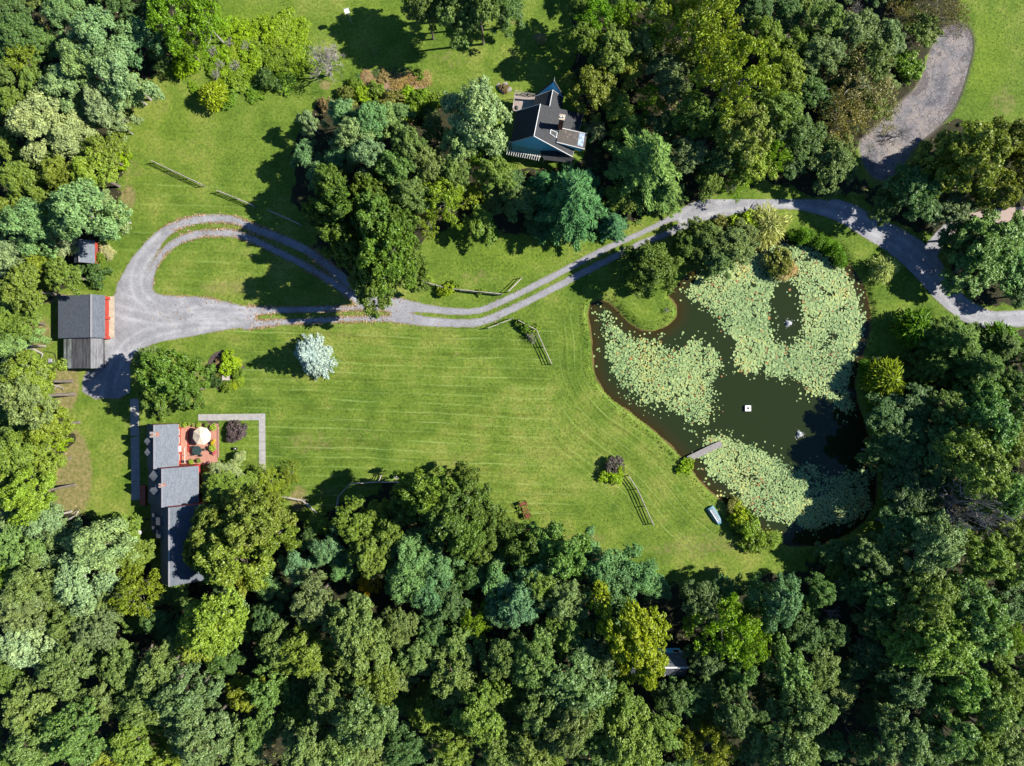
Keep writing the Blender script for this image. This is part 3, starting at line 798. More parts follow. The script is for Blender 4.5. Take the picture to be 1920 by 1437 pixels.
def crown_mesh(name, R=5.0, base=5.0, Ht=5.0, lobes=22, lobe_r=1.6, subs=16, sub_r=0.62, leaves=46, leaf=0.19, aspect=0.62, rough=0.5, up=0.25, flat=0.85):
    L = dome_lobes(R, Ht, lobes)
    # a few inner, lower lobes keep the gaps dark green instead of open
    m = max(3, lobes // 4)
    L2 = np.column_stack([rng.normal(0, R * 0.4, m), rng.normal(0, R * 0.4, m), rng.uniform(-0.1, 0.35, m) * Ht])
    lr = np.concatenate([lobe_r * rng.uniform(0.7, 1.25, lobes), lobe_r * np.full(m, 0.9)])
    L = np.vstack([L, L2])
    lid = np.repeat(np.arange(len(L)), subs)
    d = unit(rng.normal(0, 1, (len(lid), 3)) + np.array([0, 0, 0.35]))
    d[:, 2] = np.where(d[:, 2] < -0.45, -d[:, 2], d[:, 2])
    sc = L[lid] + d * (lr[lid] * rng.uniform(0.55, 1.1, len(lid)))[:, None] * np.array([1, 1, flat])
    sr = sub_r * rng.uniform(0.6, 1.35, len(sc))
    sid = np.repeat(np.arange(len(sc)), leaves)
    e = unit(rng.normal(0, 1, (len(sid), 3)) + np.array([0, 0, 0.2]))
    rad = rng.uniform(0.35, 1.0, len(sid)) ** 0.6
    C = sc[sid] + e * (sr[sid] * rad)[:, None] * np.array([1, 1, 0.8])
    out = unit(C - L[lid[sid]])
    Nn = unit(0.42 * e + 0.5 * out + np.array([0, 0, up]) + rough * rng.normal(0, 1, C.shape))
    rnd = np.clip(0.5 + 0.28 * rng.normal(0, 1, len(C)) + (rng.normal(0, 0.14, len(sc)))[sid], 0, 1)
    tip = np.clip((rad - 0.75) * 4, 0, 1) * np.clip(e[:, 2] + 0.3, 0, 1)
    size = leaf * rng.uniform(0.6, 1.35, len(C))
    C[:, 2] += base
    return leaf_mesh(name, C, Nn, size, aspect, rnd, tip), L + np.array([0, 0, base])

def trunk_mesh(name, L, base, r0, mb_n=6, pale=False):
    m = MB()
    top = L[:, 2].max()
    j = lambda s: rng.normal(0, s, 2)
    path = [np.array([0, 0, -0.3]), np.array([*j(0.1), base * 0.5]), np.array([*j(0.2), base]), np.array([*j(0.3), base + (top - base) * 0.5])]
    m.tube([path[0], path[0] + [0, 0, 0.7], path[1], path[2], path[3]], [r0 * 1.7, r0 * 1.1, r0 * 0.85, r0 * 0.65, r0 * 0.3], 7)
    idx = rng.permutation(len(L))[:min(len(L), 13)]
    for i in idx:
        st = path[2] * 0.8 + path[3] * 0.2 + np.array([0, 0, rng.uniform(-0.8, 0.6)])
        en = L[i]
        mid = st * 0.45 + en * 0.55 + np.array([*j(0.25), -0.25])
        m.tube([st, mid, en + unit(en - mid) * 0.5], [r0 * 0.36, r0 * 0.22, r0 * 0.06], 5, cap=False)
    me = bpy.data.meshes.new(name)
    me.from_pydata(m.v, [], m.f); me.update()
    return me

def conifer_mesh(name, R=4.0, Ht=10.0, base=1.2, tiers=13, arms=9, tuft=26, leaf=0.30, aspect=0.22, droop=0.25, spiky=0.5):
    C, N_, T_, rn, tp, ends = [], [], [], [], [], []
    for k in range(tiers):
        f = k / (tiers - 1)
        rr = R * (1 - f) ** 0.8 * (0.94 + 0.12 * rng.random()) + 0.25
        z = base + Ht * f
        na = max(4, int(arms * (1 - 0.55 * f)))
        off = rng.uniform(0, 6.28)
        for a in range(na):
            th = off + 2 * np.pi * a / na + rng.normal(0, 0.15)
            ln = rr * rng.uniform(0.72, 1.12)
            dirv = np.array([np.cos(th), np.sin(th), 0.0])
            n = max(10, int(tuft * ln))
            t = rng.uniform(0.1, 1.0, n) ** 0.75
            side = np.array([-np.sin(th), np.cos(th), 0])
            wd = 0.24 * ln * (1.15 - t) + 0.12
            lat = rng.normal(0, 0.5, n)
            p = dirv * (t * ln)[:, None] + side * (lat * wd)[:, None]
            p[:, 2] = z - droop * ln * t + 0.35 * droop * ln * t ** 3 + rng.normal(0, 0.10, n)
            C.append(p)
            d2 = unit(dirv + side * lat[:, None] * 0.9 + np.array([0, 0, 0.25]) + 0.35 * rng.normal(0, 1, (n, 3)))
            T_.append(d2)
            N_.append(unit(np.array([0, 0, 1.0]) + dirv * 0.35 + spiky * rng.normal(0, 1, (n, 3))))
            rn.append(np.clip(0.5 + 0.25 * rng.normal(0, 1, n), 0, 1)); tp.append(np.clip((t - 0.75) * 4, 0, 1))
            ends.append((np.array([0, 0, z]), dirv * ln * 0.85 + np.array([0, 0, z - droop * ln * 0.7])))
    C = np.vstack(C); N_ = np.vstack(N_); T_ = np.vstack(T_)
    me = leaf_mesh(name, C, N_, leaf * rng.uniform(0.6, 1.3, len(C)), aspect, np.concatenate(rn), np.concatenate(tp), T_)
    m = MB(); m.tube([(0, 0, -0.2), (0, 0, base + Ht * 0.5), (0, 0, base + Ht)], [0.24, 0.15, 0.04], 7)
    for i in rng.permutation(len(ends))[:40]:
        m.tube(ends[i], [0.05, 0.015], 4, cap=False)
    tm = bpy.data.meshes.new(name + '_trunk'); tm.from_pydata(m.v, [], m.f); tm.update()
    return me, tm

def frond_mesh(name, R=1.5, Ht=1.6, blades=900, leaf=0.26, aspect=0.13, arch=0.7):
    """tussock of arching blades"""
    n = blades
    th = rng.uniform(0, 6.28, n); t = rng.uniform(0.0, 1, n) ** 0.65
    ln = R * rng.uniform(0.75, 1.08, n) * (1 + 0.12 * np.sin(3 * th + 1) + 0.08 * np.sin(5 * th))
    d = np.stack([np.cos(th), np.sin(th), np.zeros(n)], 1)
    C = d * (ln * t)[:, None]; C[:, 2] = Ht * (1 - arch * t ** 2) * rng.uniform(0.45, 1.0, n) + 0.1
    T = unit(d + np.stack([np.zeros(n), np.zeros(n), 1.0 - 1.7 * arch * t], 1) + 0.25 * rng.normal(0, 1, (n, 3)))
    Nn = unit(np.array([0, 0, 1.0]) + 0.55 * rng.normal(0, 1, (n, 3)))
    me = leaf_mesh(name, C, Nn, leaf * rng.uniform(0.6, 1.3, n), aspect, np.clip(0.5 + 0.28 * rng.normal(0, 1, n), 0, 1), t, T)
    m = MB()
    for i in range(14):
        a = rng.uniform(0, 6.28); r = R * rng.uniform(0.3, 0.7)
        m.tube([(0.05 * math.cos(a), 0.05 * math.sin(a), 0), (r * 0.5 * math.cos(a), r * 0.5 * math.sin(a), Ht * 0.6), (r * math.cos(a), r * math.sin(a), Ht * 0.9)], [0.03, 0.02, 0.008], 4, cap=False)
    tm = bpy.data.meshes.new(name + '_stem'); tm.from_pydata(m.v, [], m.f); tm.update()
    return me, tm

def bare_mesh(name, R=3.2, Ht=5.0, depth=5, spread=0.55, r0=0.16):
    m = MB()
    def grow(p, d, ln, r, k):
        mid = p + d * ln * 0.5 + rng.normal(0, 0.06 * ln, 3)
        e = p + d * ln + rng.normal(0, 0.08 * ln, 3)
        m.tube([p, mid, e], [r, r * 0.8, r * 0.6], 4 if k < 3 else 5, cap=False)
        if k == 0: return
        for _ in range(3 if k > 1 else 4):
            nd = unit(d + rng.normal(0, spread, 3) + np.array([0, 0, 0.08]))
            grow(e if rng.random() < 0.7 else mid, nd, ln * rng.uniform(0.6, 0.85), max(r * 0.62, 0.022), k - 1)
    for i in range(5):
        a = i * 1.257 + rng.uniform(-0.3, 0.3)
        grow(np.array([0, 0, 0.2]), unit(np.array([math.cos(a) * 0.55, math.sin(a) * 0.55, 0.9])), Ht * 0.33, r0 * 0.8, depth - 1)
    V = np.array(m.v)
    rr = np.percentile(np.hypot(V[:, 0], V[:, 1]), 98)
    V[:, :2] *= R / rr
    me = bpy.data.meshes.new(name); me.from_pydata([tuple(v) for v in V], [], m.f); me.update()
    t = MB(); t.tube([(0, 0, -0.2), (0, 0, 0.4)], [r0 * 1.6, r0 * 1.2], 7)
    tm = bpy.data.meshes.new(name + '_trunk'); tm.from_pydata(t.v, [], t.f); tm.update()
    return me, tm

# ---- variants: (crown mesh, trunk mesh, radius, centre height, material, bark)
VAR = {}
def add_var(kind, crown, trunk, R, hc, mat, bark):
    VAR.setdefault(kind, []).append((crown, trunk, R, hc, mat, bark))

def broad(kind, nvar, mat, bark, R, base, Ht, r0, **kw):
    for i in range(nvar):
        cm, L = crown_mesh(kind + '_crown', R=R, base=base, Ht=Ht, **kw)
        tm = trunk_mesh(kind + '_trunk', L, base, r0)
        co = np.empty(len(cm.vertices) * 3, np.float32); cm.vertices.foreach_get('co', co)
        rr = np.percentile(np.hypot(co[0::3], co[1::3]), 95)
        add_var(kind, cm, tm, rr, base + Ht * 0.55, mat, bark)
broad('locust', 3, FOL_SOFT, BARK_PALE, 5.0, 6.0, 4.8, 0.24, lobes=18, lobe_r=1.5, subs=26, sub_r=0.55, leaves=40, leaf=0.165, rough=0.42, up=0.4, flat=0.7)
broad('oak', 5, FOL, BARK, 5.0, 7.5, 5.0, 0.28, lobes=34, lobe_r=1.1, subs=20, sub_r=0.38, leaves=34, leaf=0.14, rough=0.55, up=0.4)
broad('maple', 3, FOL, BARK, 5.0, 4.5, 6.0, 0.28, lobes=46, lobe_r=0.85, subs=13, sub_r=0.40, leaves=32, leaf=0.165, rough=0.5, up=0.2)
broad('dense', 2, FOL_SOFT, BARK, 4.5, 2.5, 5.5, 0.25, lobes=40, lobe_r=0.95, subs=16, sub_r=0.36, leaves=36, leaf=0.13, rough=0.6, up=0.25)
broad('loose', 2, FOL, BARK_PALE, 5.0, 5.0, 5.0, 0.22, lobes=24, lobe_r=1.2, subs=9, sub_r=0.50, leaves=26, leaf=0.18, aspect=0.45, rough=0.7, up=0.2)
broad('sparse', 2, FOL, BARK_PALE, 5.0, 3.0, 4.5, 0.22, lobes=34, lobe_r=1.3, subs=7, sub_r=0.50, leaves=16, leaf=0.15, aspect=0.35, rough=0.9, up=0.1)
broad('shrub', 3, FOL, BARK, 2.0, 0.3, 1.5, 0.06, lobes=14, lobe_r=0.6, subs=10, sub_r=0.30, leaves=30, leaf=0.13, aspect=0.5, rough=0.6, up=0.3)
for i in range(2):
    c, t = conifer_mesh('pine_crown', R=5.0, Ht=11.0, base=2.0, tiers=13, arms=12, tuft=60, leaf=0.34, aspect=0.2, droop=0.12, spiky=0.55)
    add_var('pine', c, t, 4.9, 7.0, NEEDLE, BARK)
c, t = conifer_mesh('spruce_crown', R=3.0, Ht=7.5, base=0.5, tiers=16, arms=12, tuft=50, leaf=0.2, aspect=0.3, droop=0.3, spiky=0.5)
add_var('spruce', c, t, 2.9, 3.0, NEEDLE, BARK)
for i in range(2):
    c, t = frond_mesh('fronds', R=1.6, Ht=1.5, blades=1500, leaf=0.25, aspect=0.13)
    add_var('tussock', c, t, 1.5, 0.9, FOL, BARK)
c, t = frond_mesh('spray', R=1.6, Ht=2.2, blades=1700, leaf=0.22, aspect=0.26, arch=0.55)
add_var('juniper', c, t, 1.5, 1.2, NEEDLE, BARK)
for i in range(2):
    c, t = bare_mesh('bare_branches', R=3.2, Ht=5.0, depth=5)
    add_var('bare', c, t, 3.2, 2.8, DEADWOOD, DEADWOOD)

# sunlit look in the photograph (sRGB), turned into leaf colour
KF = 0.74
PAL = {
 'locust': ('locust', (134,160,112), 'blue-green feathery', 'locust_tree'),
 'L2': ('locust', (112,146,102), 'deep blue-green feathery', 'locust_tree'),
 'P': ('locust', (148,166,122), 'pale grey-green soft-leaved', 'locust_tree'),
 'O': ('oak', (116,138,80), 'olive-green', 'oak_tree'),
 'OG': ('oak', (120,140,92), 'grey-olive', 'oak_tree'),
 'G': ('oak', (122,144,68), 'mid-green', 'oak_tree'),
 'D': ('oak', (92,120,70), 'dark green', 'oak_tree'),
 'M': ('maple', (100,124,58), 'deep green dense-leaved', 'maple_tree'),
 'M2': ('maple', (116,146,82), 'fresh green dense-leaved', 'maple_tree'),
 'YO': ('maple', (122,132,60), 'yellow-olive', 'maple_tree'),
 'YO2': ('oak', (136,150,36), 'mustard-green', 'walnut_tree'),
 'Y': ('loose', (205,170,30), 'golden yellow', 'walnut_tree'),
 'YG': ('loose', (134,150,58), 'yellow-green loose-leaved', 'ash_tree'),
 'B': ('oak', (134,152,66), 'bright lime-green', 'ash_tree'),
 'GL': ('loose', (118,150,48), 'bright green loose-leaved', 'ash_tree'),
 'BR': ('sparse', (132,126,78), 'thin brownish twiggy', 'birch_tree'),
 'W': ('dense', (104,124,68), 'fine-leaved rounded', 'willow_tree'),
 'WG': ('dense', (124,140,90), 'grey-green fine-leaved', 'willow_tree'),
 'PI': ('pine', (122,150,90), 'yellowish star-shaped', 'pine_tree'),
 'PB': ('pine', (92,138,94), 'blue-green star-shaped', 'pine_tree'),
 'PD': ('pine', (92,118,58), 'dark star-shaped', 'pine_tree'),
 'SP': ('spruce', (172,184,190), 'silver-blue', 'spruce_tree'),
 'sG': ('shrub', (118,144,56), 'green leafy', 'shrub'),
 'sB': ('shrub', (150,176,56), 'lime-green leafy', 'shrub'),
 'sV': ('shrub', (134,160,56), 'low lime-green vine-covered', 'shrub'),
 'sD': ('shrub', (82,108,58), 'dark green leafy', 'shrub'),
 'sO': ('shrub', (128,132,70), 'olive leafy', 'shrub'),
 'sP': ('shrub', (98,86,92), 'purple-leaved', 'shrub'),
 'sR': ('shrub', (150,128,92), 'tawny seed-headed', 'shrub'),
 'tG': ('tussock', (140,165,70), 'pale arching', 'grass_clump'),
 'tW': ('tussock', (185,182,140), 'cream plumed', 'grass_clump'),
 'tB': ('tussock', (165,180,60), 'yellow-green arching', 'grass_clump'),
 'tW2': ('tussock', (160,166,100), 'pale green arching', 'grass_clump'),
 'tR': ('tussock', (168,146,108), 'dry brown', 'grass_clump'),
 'jG': ('juniper', (118,140,44), 'bright green spreading', 'juniper_bush'),
 'jD': ('juniper', (85,120,30), 'dark green spreading', 'juniper_bush'),
 'X': ('bare', (170,160,150), 'leafless grey', 'bare_tree'),
}
TREES = []
# px, py (crown centre), crown width, kind
TL = """
115 25 85 locust;180 65 110 locust;255 70 85 L2;150 118 105 locust;222 140 110 locust;118 160 90 locust;242 172 70 locust;190 195 80 P
70 225 125 P;132 262 85 P;30 62 85 D;18 15 70 D;42 112 75 YG;62 155 65 G;152 208 65 locust;212 228 70 P;10 140 60 O;20 190 60 G
190 288 85 B;168 322 80 B;110 325 75 G;40 340 90 G;75 355 65 B;125 365 50 G;215 270 45 sB;225 300 40 sB;5 270 60 G;95 290 60 O
320 35 115 GL;385 40 80 GL;288 12 65 D;350 -5 90 GL;230 8 70 D;345 85 60 GL
800 18 62 O;850 25 85 O;900 12 75 O;948 18 75 D;775 -15 75 O;885 -25 95 O;830 -30 85 O
580 228 50 locust;572 292 62 L2;640 212 60 locust;662 258 85 locust;692 228 72 L2;732 222 62 locust;692 292 85 locust;752 212 45 locust;640 300 65 L2;600 330 60 L2
765 272 75 O;738 312 75 O;894 213 135 P;860 270 80 P;905 302 75 GL;800 310 75 O;850 325 62 O;622 345 80 M;815 245 55 D
640 388 95 M;702 408 110 M;632 440 80 M;722 478 130 M;700 528 105 M;765 500 85 M;830 375 85 YG;800 412 60 YG;770 368 75 O;665 470 85 M;745 425 85 M;600 400 65 M;690 355 80 M;880 365 60 YG;925 325 70 G;960 345 55 D
1120 35 85 GL;1152 88 80 G;1092 72 70 G;1212 78 65 OG;1252 45 105 YG;1322 35 125 YG;1252 132 72 OG;1182 122 75 B;1112 165 105 YO;1382 135 165 YG;1262 165 65 OG;1170 30 70 GL;1090 20 60 G
1215 300 150 PI;1072 370 155 PB;1222 185 60 GL;1292 288 70 OG;1400 245 105 G;1412 308 85 B;1285 15 85 YG;1422 18 70 D;1350 300 65 O;1300 215 85 G;1330 90 95 YG;1160 205 70 G;1245 235 65 D;1340 235 60 D;1180 235 70 PI;1020 345 70 PB;1250 360 80 PI;1150 420 60 PB;1330 340 55 G;1380 345 55 GL
1482 30 65 D;1552 38 75 O;1492 80 72 G;1472 132 85 B;1612 150 165 BR;1645 205 110 BR;1562 302 110 WG;1702 128 60 sG;1770 18 95 BR;1462 205 90 G;1542 100 85 OG;1580 225 110 BR;1500 250 85 D;1440 70 70 G;1600 60 85 OG;1520 170 75 D;1660 70 80 OG;1700 30 75 BR;1450 290 75 GL;1640 110 80 O
1822 290 150 YO;1770 310 100 YO;1890 265 95 YO;1720 350 105 D;1870 350 95 YO;1660 385 60 D;1915 320 80 YO
1855 458 125 M2;1795 392 75 OG;1828 362 50 YG;1912 440 80 M2;1830 500 110 M2;1905 500 100 M2;1940 440 90 M2;1800 440 80 D;1740 385 70 D
1790 640 125 PD;1832 690 130 PD;1880 650 95 PD;1750 690 90 PD;1895 720 95 PD;1715 612 70 jD;1880 640 70 jD;1662 712 75 jG
1224 503 112 W;1205 485 70 W;1443 422 75 tW2;1370 458 90 WG;1325 445 75 W;1312 482 60 W;1395 440 65 WG;1345 490 70 WG;1285 460 60 W;1465 492 55 sO;1475 505 40 tR;1660 503 52 tW2
55 420 105 locust;28 478 100 P;150 395 125 locust;100 455 85 P;200 400 75 locust;40 540 90 G;112 512 70 G;178 512 55 sD;150 505 40 sD;18 600 85 G;30 645 80 locust;52 715 105 B;18 690 65 locust;72 535 46 G;90 420 70 G;10 400 70 B;70 490 70 B
310 700 115 M;300 745 85 M;345 730 70 M;275 680 55 OG
585 668 78 SP
45 742 105 OG;85 798 90 B;18 790 65 O;30 850 100 G;82 868 75 B;50 930 105 B;18 970 85 locust;80 975 90 locust;150 1000 65 locust;190 1025 120 locust;232 990 60 G;30 1035 100 O;100 1065 90 locust;10 900 70 B;110 1010 70 locust;250 1040 70 G;60 800 60 G;110 830 40 sB
424 888 82 P;432 932 100 G;400 912 62 G;400 990 110 YO;470 980 130 YO;430 1050 130 YO;502 1012 90 YO;380 1045 80 YO;500 955 60 YO;455 1085 70 YO
502 905 62 YG;545 888 45 YG;475 905 55 G;530 920 40 YG
665 985 90 G;800 925 110 M;872 898 55 M;842 960 120 M;910 958 80 M;692 1040 80 G;612 1030 80 L2;560 1062 80 L2;642 1062 70 L2;770 1040 90 L2;822 1060 80 L2;900 1020 90 M;730 1000 72 G;932 1050 62 L2;870 1000 90 M;760 950 80 M;710 965 60 G;600 985 50 G;580 1010 55 D
985 1030 90 M;1060 1040 105 M2;1132 1062 90 L2;1002 1075 80 L2;1192 1075 100 L2;1230 1100 60 L2;950 1000 60 M;1020 1020 70 M2;1090 1030 70 L2
1662 782 75 D;1655 850 80 D;1702 830 95 D;1850 800 130 M2;1832 870 120 G;1892 830 95 G;1702 920 90 D;1690 990 95 D;1760 1020 115 OG;1850 1040 110 G;1642 1045 95 D;1902 1000 85 G;1880 930 100 M2;1780 770 95 M2;1760 850 110 D;1750 920 90 D;1905 760 90 M2;1720 760 80 D;1800 910 80 M2;1690 870 80 D;1840 740 80 M2;1560 1035 50 D;1600 1040 60 D;1730 970 80 D
60 1090 110 O;150 1095 115 locust;40 1145 115 OG;45 1210 110 P;130 1170 85 O;252 1110 100 YG;432 1118 70 locust;400 1172 125 B;370 1200 90 B;182 1232 65 locust;120 1260 110 O;230 1250 100 O;300 1262 110 O;280 1320 120 O;350 1312 125 OG;372 1382 120 OG;60 1330 125 O;150 1332 75 locust;140 1382 110 O;60 1402 100 O;250 1392 110 G;182 1180 85 OG;458 1300 75 B;450 1400 85 O;200 1130 70 OG;200 1310 80 O;320 1180 65 D;10 1080 80 G;10 1270 70 O;290 1160 70 D;200 1430 80 B;310 1430 90 B;30 1440 90 O
502 1100 70 L2;585 1130 95 OG;690 1095 50 Y;762 1090 90 L2;802 1112 80 L2;662 1170 110 O;520 1212 85 O;572 1222 110 B;680 1210 120 O;742 1180 85 O;500 1292 90 M2;622 1310 105 O;702 1290 100 G;682 1350 120 O;782 1232 90 O;802 1340 75 G;850 1272 110 O;890 1160 70 GL;932 1092 90 L2;940 1150 70 L2;900 1342 120 G;572 1402 110 O;640 1402 100 O;760 1402 90 D;850 1402 95 G;932 1402 95 O;482 1372 80 O;942 1232 95 O;840 1130 80 D;620 1250 85 O;560 1290 70 D;860 1210 85 O;500 1160 70 D;740 1270 70 O;560 1345 75 G;810 1180 70 D;880 1080 70 D;680 1430 90 O;420 1240 70 D;450 1180 60 M2
975 1130 100 L2;1060 1125 100 O;1062 1185 105 O;1012 1090 80 G;1162 1092 110 L2;1188 1188 145 YO2;1208 1232 105 YO2;1165 1228 85 YO2;1002 1242 110 O;1080 1282 145 OG;1122 1242 90 OG;1012 1332 110 O;1062 1362 115 O;972 1292 85 O;1180 1382 135 G;1240 1372 85 G;1122 1402 100 O;992 1402 95 O;1362 1180 130 GL;1402 1205 90 GL;1312 1135 85 D;1390 1262 75 M2;1342 1402 90 YG;1292 1402 65 YG;1382 1332 90 D;1422 1122 75 M2;1292 1310 75 D;1110 1180 80 D;1100 1340 90 O;1330 1290 75 D;1440 1300 75 D;1360 1110 65 D;1420 1400 80 D;1330 1235 80 D;1130 1145 75 L2;1160 1320 90 G;1260 1310 70 D;930 1310 80 O
1462 1132 100 L2;1480 1262 100 M2;1512 1332 110 O;1480 1402 110 O;1652 1112 90 M2;1642 1162 70 D;1742 1130 110 G;1802 1122 120 M2;1762 1212 145 G;1692 1202 90 G;1832 1182 125 M2;1892 1130 90 D;1892 1192 65 YG;1702 1282 100 D;1802 1282 120 M2;1852 1322 110 M2;1782 1372 110 M2;1892 1292 90 G;1702 1392 110 OG;1602 1252 60 D;1892 1402 100 O;1842 1402 95 G;1562 1192 60 D;1512 1192 70 D;1452 1202 60 D;1540 1260 80 O;1560 1400 60 D;1620 1400 60 D;1640 1220 70 D;1600 1110 60 D;1540 1110 60 D;1900 1060 80 M2;1740 1070 80 OG;1690 1080 70 D;1650 1290 50 D;1760 1300 80 D;1740 1430 90 D;1500 1440 90 O
345 118 48 jG;398 178 52 jG;420 105 60 sV;455 60 75 sV;500 55 75 sV;545 80 65 sV;560 120 60 sV;520 110 70 sG;470 110 60 sV;500 150 50 sD;440 150 60 sG;420 50 50 sV;530 45 60 sV;560 60 55 sV;480 150 50 sG;400 130 36 sG;425 140 45 sV;390 95 36 sG;445 100 45 sV;540 150 45 sG;475 175 40 sG;370 110 50 sG;330 130 40 sG;365 165 30 sG;430 185 40 sG;415 120 22 X;400 95 24 X;430 80 22 X;440 125 26 X;408 140 24 X;460 85 24 X;515 75 46 sV;480 80 44 sG;535 125 44 sV;495 100 40 sV;565 95 40 sG
605 112 72 X;625 95 40 X
650 175 38 sO;680 178 38 sB;705 172 40 sG;735 185 42 sO;765 178 38 sB;790 188 42 sG;815 190 40 sG;660 200 34 sO;720 200 40 sO;775 205 42 sG;610 195 32 sR;690 148 34 tR;720 145 34 sR;750 150 36 tR;775 146 36 sR;795 148 30 tR;665 158 30 sG;805 215 45 sD;670 150 22 sD;705 140 22 sD;760 138 22 sD;785 138 22 sG;740 138 24 sD
1015 75 16 tR;945 165 22 sR
198 470 26 tW;204 478 18 tW;190 478 20 sG;188 485 22 sG
428 672 28 sB;428 690 34 sB;440 680 24 tB;446 700 26 sG;410 682 22 sR;396 690 22 sD;400 705 24 sD;408 718 24 sD;425 722 26 sG;447 712 22 tG;415 702 20 sO;438 722 18 tB
441 810 36 sP;455 806 24 sP;434 822 22 sP
1150 872 38 sP;1140 890 36 sB;1160 882 28 sB;1152 893 34 sB
1282 876 30 sB;1292 872 22 sB
1385 968 50 sB;1400 990 55 sG;1415 1008 50 sG;1375 950 34 sO;1432 1018 40 sG;1385 985 40 sD;1450 1012 34 tG
838 545 30 sB;850 535 22 sG;900 548 18 sG;800 528 24 tG;795 522 22 tG
985 612 30 sG;1000 622 32 sG;998 632 26 X;975 605 20 sG
1251 582 12 X
1508 442 30 jD;1520 446 26 jD;1535 452 28 jD;1550 458 28 jD;1565 468 30 jD;1575 480 26 jD;1490 442 22 jD;1578 492 22 jD
1350 430 50 sO;1405 420 55 sB;1420 450 50 sO;1385 470 45 WG
1830 955 150 X;1780 945 90 X;1870 990 80 X
1625 690 30 jD;1640 680 26 sD;1640 735 45 sB
640 345 40 X;720 240 30 X
1480 60 40 X;1605 25 50 X;1690 250 40 X;860 1380 30 X;205 1405 50 X;430 1420 40 X;870 1235 26 X;1560 1150 34 X
"""
# ------------------------------------------------------------------ buildings
def roof_plane(name, pts, t, mat, parent):
    p = [np.array(q, float) for q in pts]
    n = np.cross(p[1] - p[0], p[2] - p[0]); n = n / np.linalg.norm(n)
    if n[2] < 0: n = -n
    m = MB().slab(p, t)
    o = m.build(name, mat, parent)
    u = np.cross(n, (0, 0, 1.0)); u = u / (np.linalg.norm(u) + 1e-9); v = np.cross(u, n)
    V = np.array(m.v)
    a = o.data.attributes.new('shingle_uv', 'FLOAT_VECTOR', 'POINT')
    a.data.foreach_set('vector', np.column_stack([V @ u, V @ v, V @ n]).astype(np.float32).ravel())
    return o

def strip(name, p, q, w, h, mat, parent):
    """square bar between two points"""
    m = MB(); p = np.array(p, float); q = np.array(q, float)
    m.tube([p, q], [w * 0.7, w * 0.7], 4)
    return m.build(name, mat, parent)

def gable_walls(m, x0, x1, y0, y1, ze0, ze1, xr, zr, dz=0.16):
    """pentagon prism running along Y"""
    sec = [(x0, 0), (x1, 0), (x1, ze1 - dz), (xr, zr - dz), (x0, ze0 - dz)]
    k = len(sec)
    vs = [(x, y0, z) for x, z in sec] + [(x, y1, z) for x, z in sec]
    fs = [tuple(range(k)), tuple(range(2 * k - 1, k - 1, -1))] + [(i, i + k, (i + 1) % k + k, (i + 1) % k) for i in range(k)]
    return m.add(vs, fs)

def window(parent, c, w, h, face, wall_t=0.0):
    """face: 'S','N','E','W' outward; c on the wall surface"""
    dx, dy = {'S': (0, -1), 'N': (0, 1), 'E': (1, 0), 'W': (-1, 0)}[face]
    sx, sy = (w, 0.06) if dx == 0 else (0.06, w)
    c = np.array(c, float) + np.array([dx, dy, 0]) * 0.03
    m = MB(); b = 0.09
    ox, oy = (1, 0) if dx == 0 else (0, 1)
    for s in (-1, 1):
        m.box((c[0] + ox * s * (w / 2 + b / 2), c[1] + oy * s * (w / 2 + b / 2), c[2]), (b if ox else 0.1, b if oy else 0.1, h + 2 * b))
        m.box((c[0], c[1], c[2] + s * (h / 2 + b / 2)), (w if ox else 0.1, w if oy else 0.1, b))
    f = m.build('window', M_WHITE, parent)
    p = MB(); p.box(c, (sx, sy, h)); p.build('pane', M_GLASS, f)
    return f

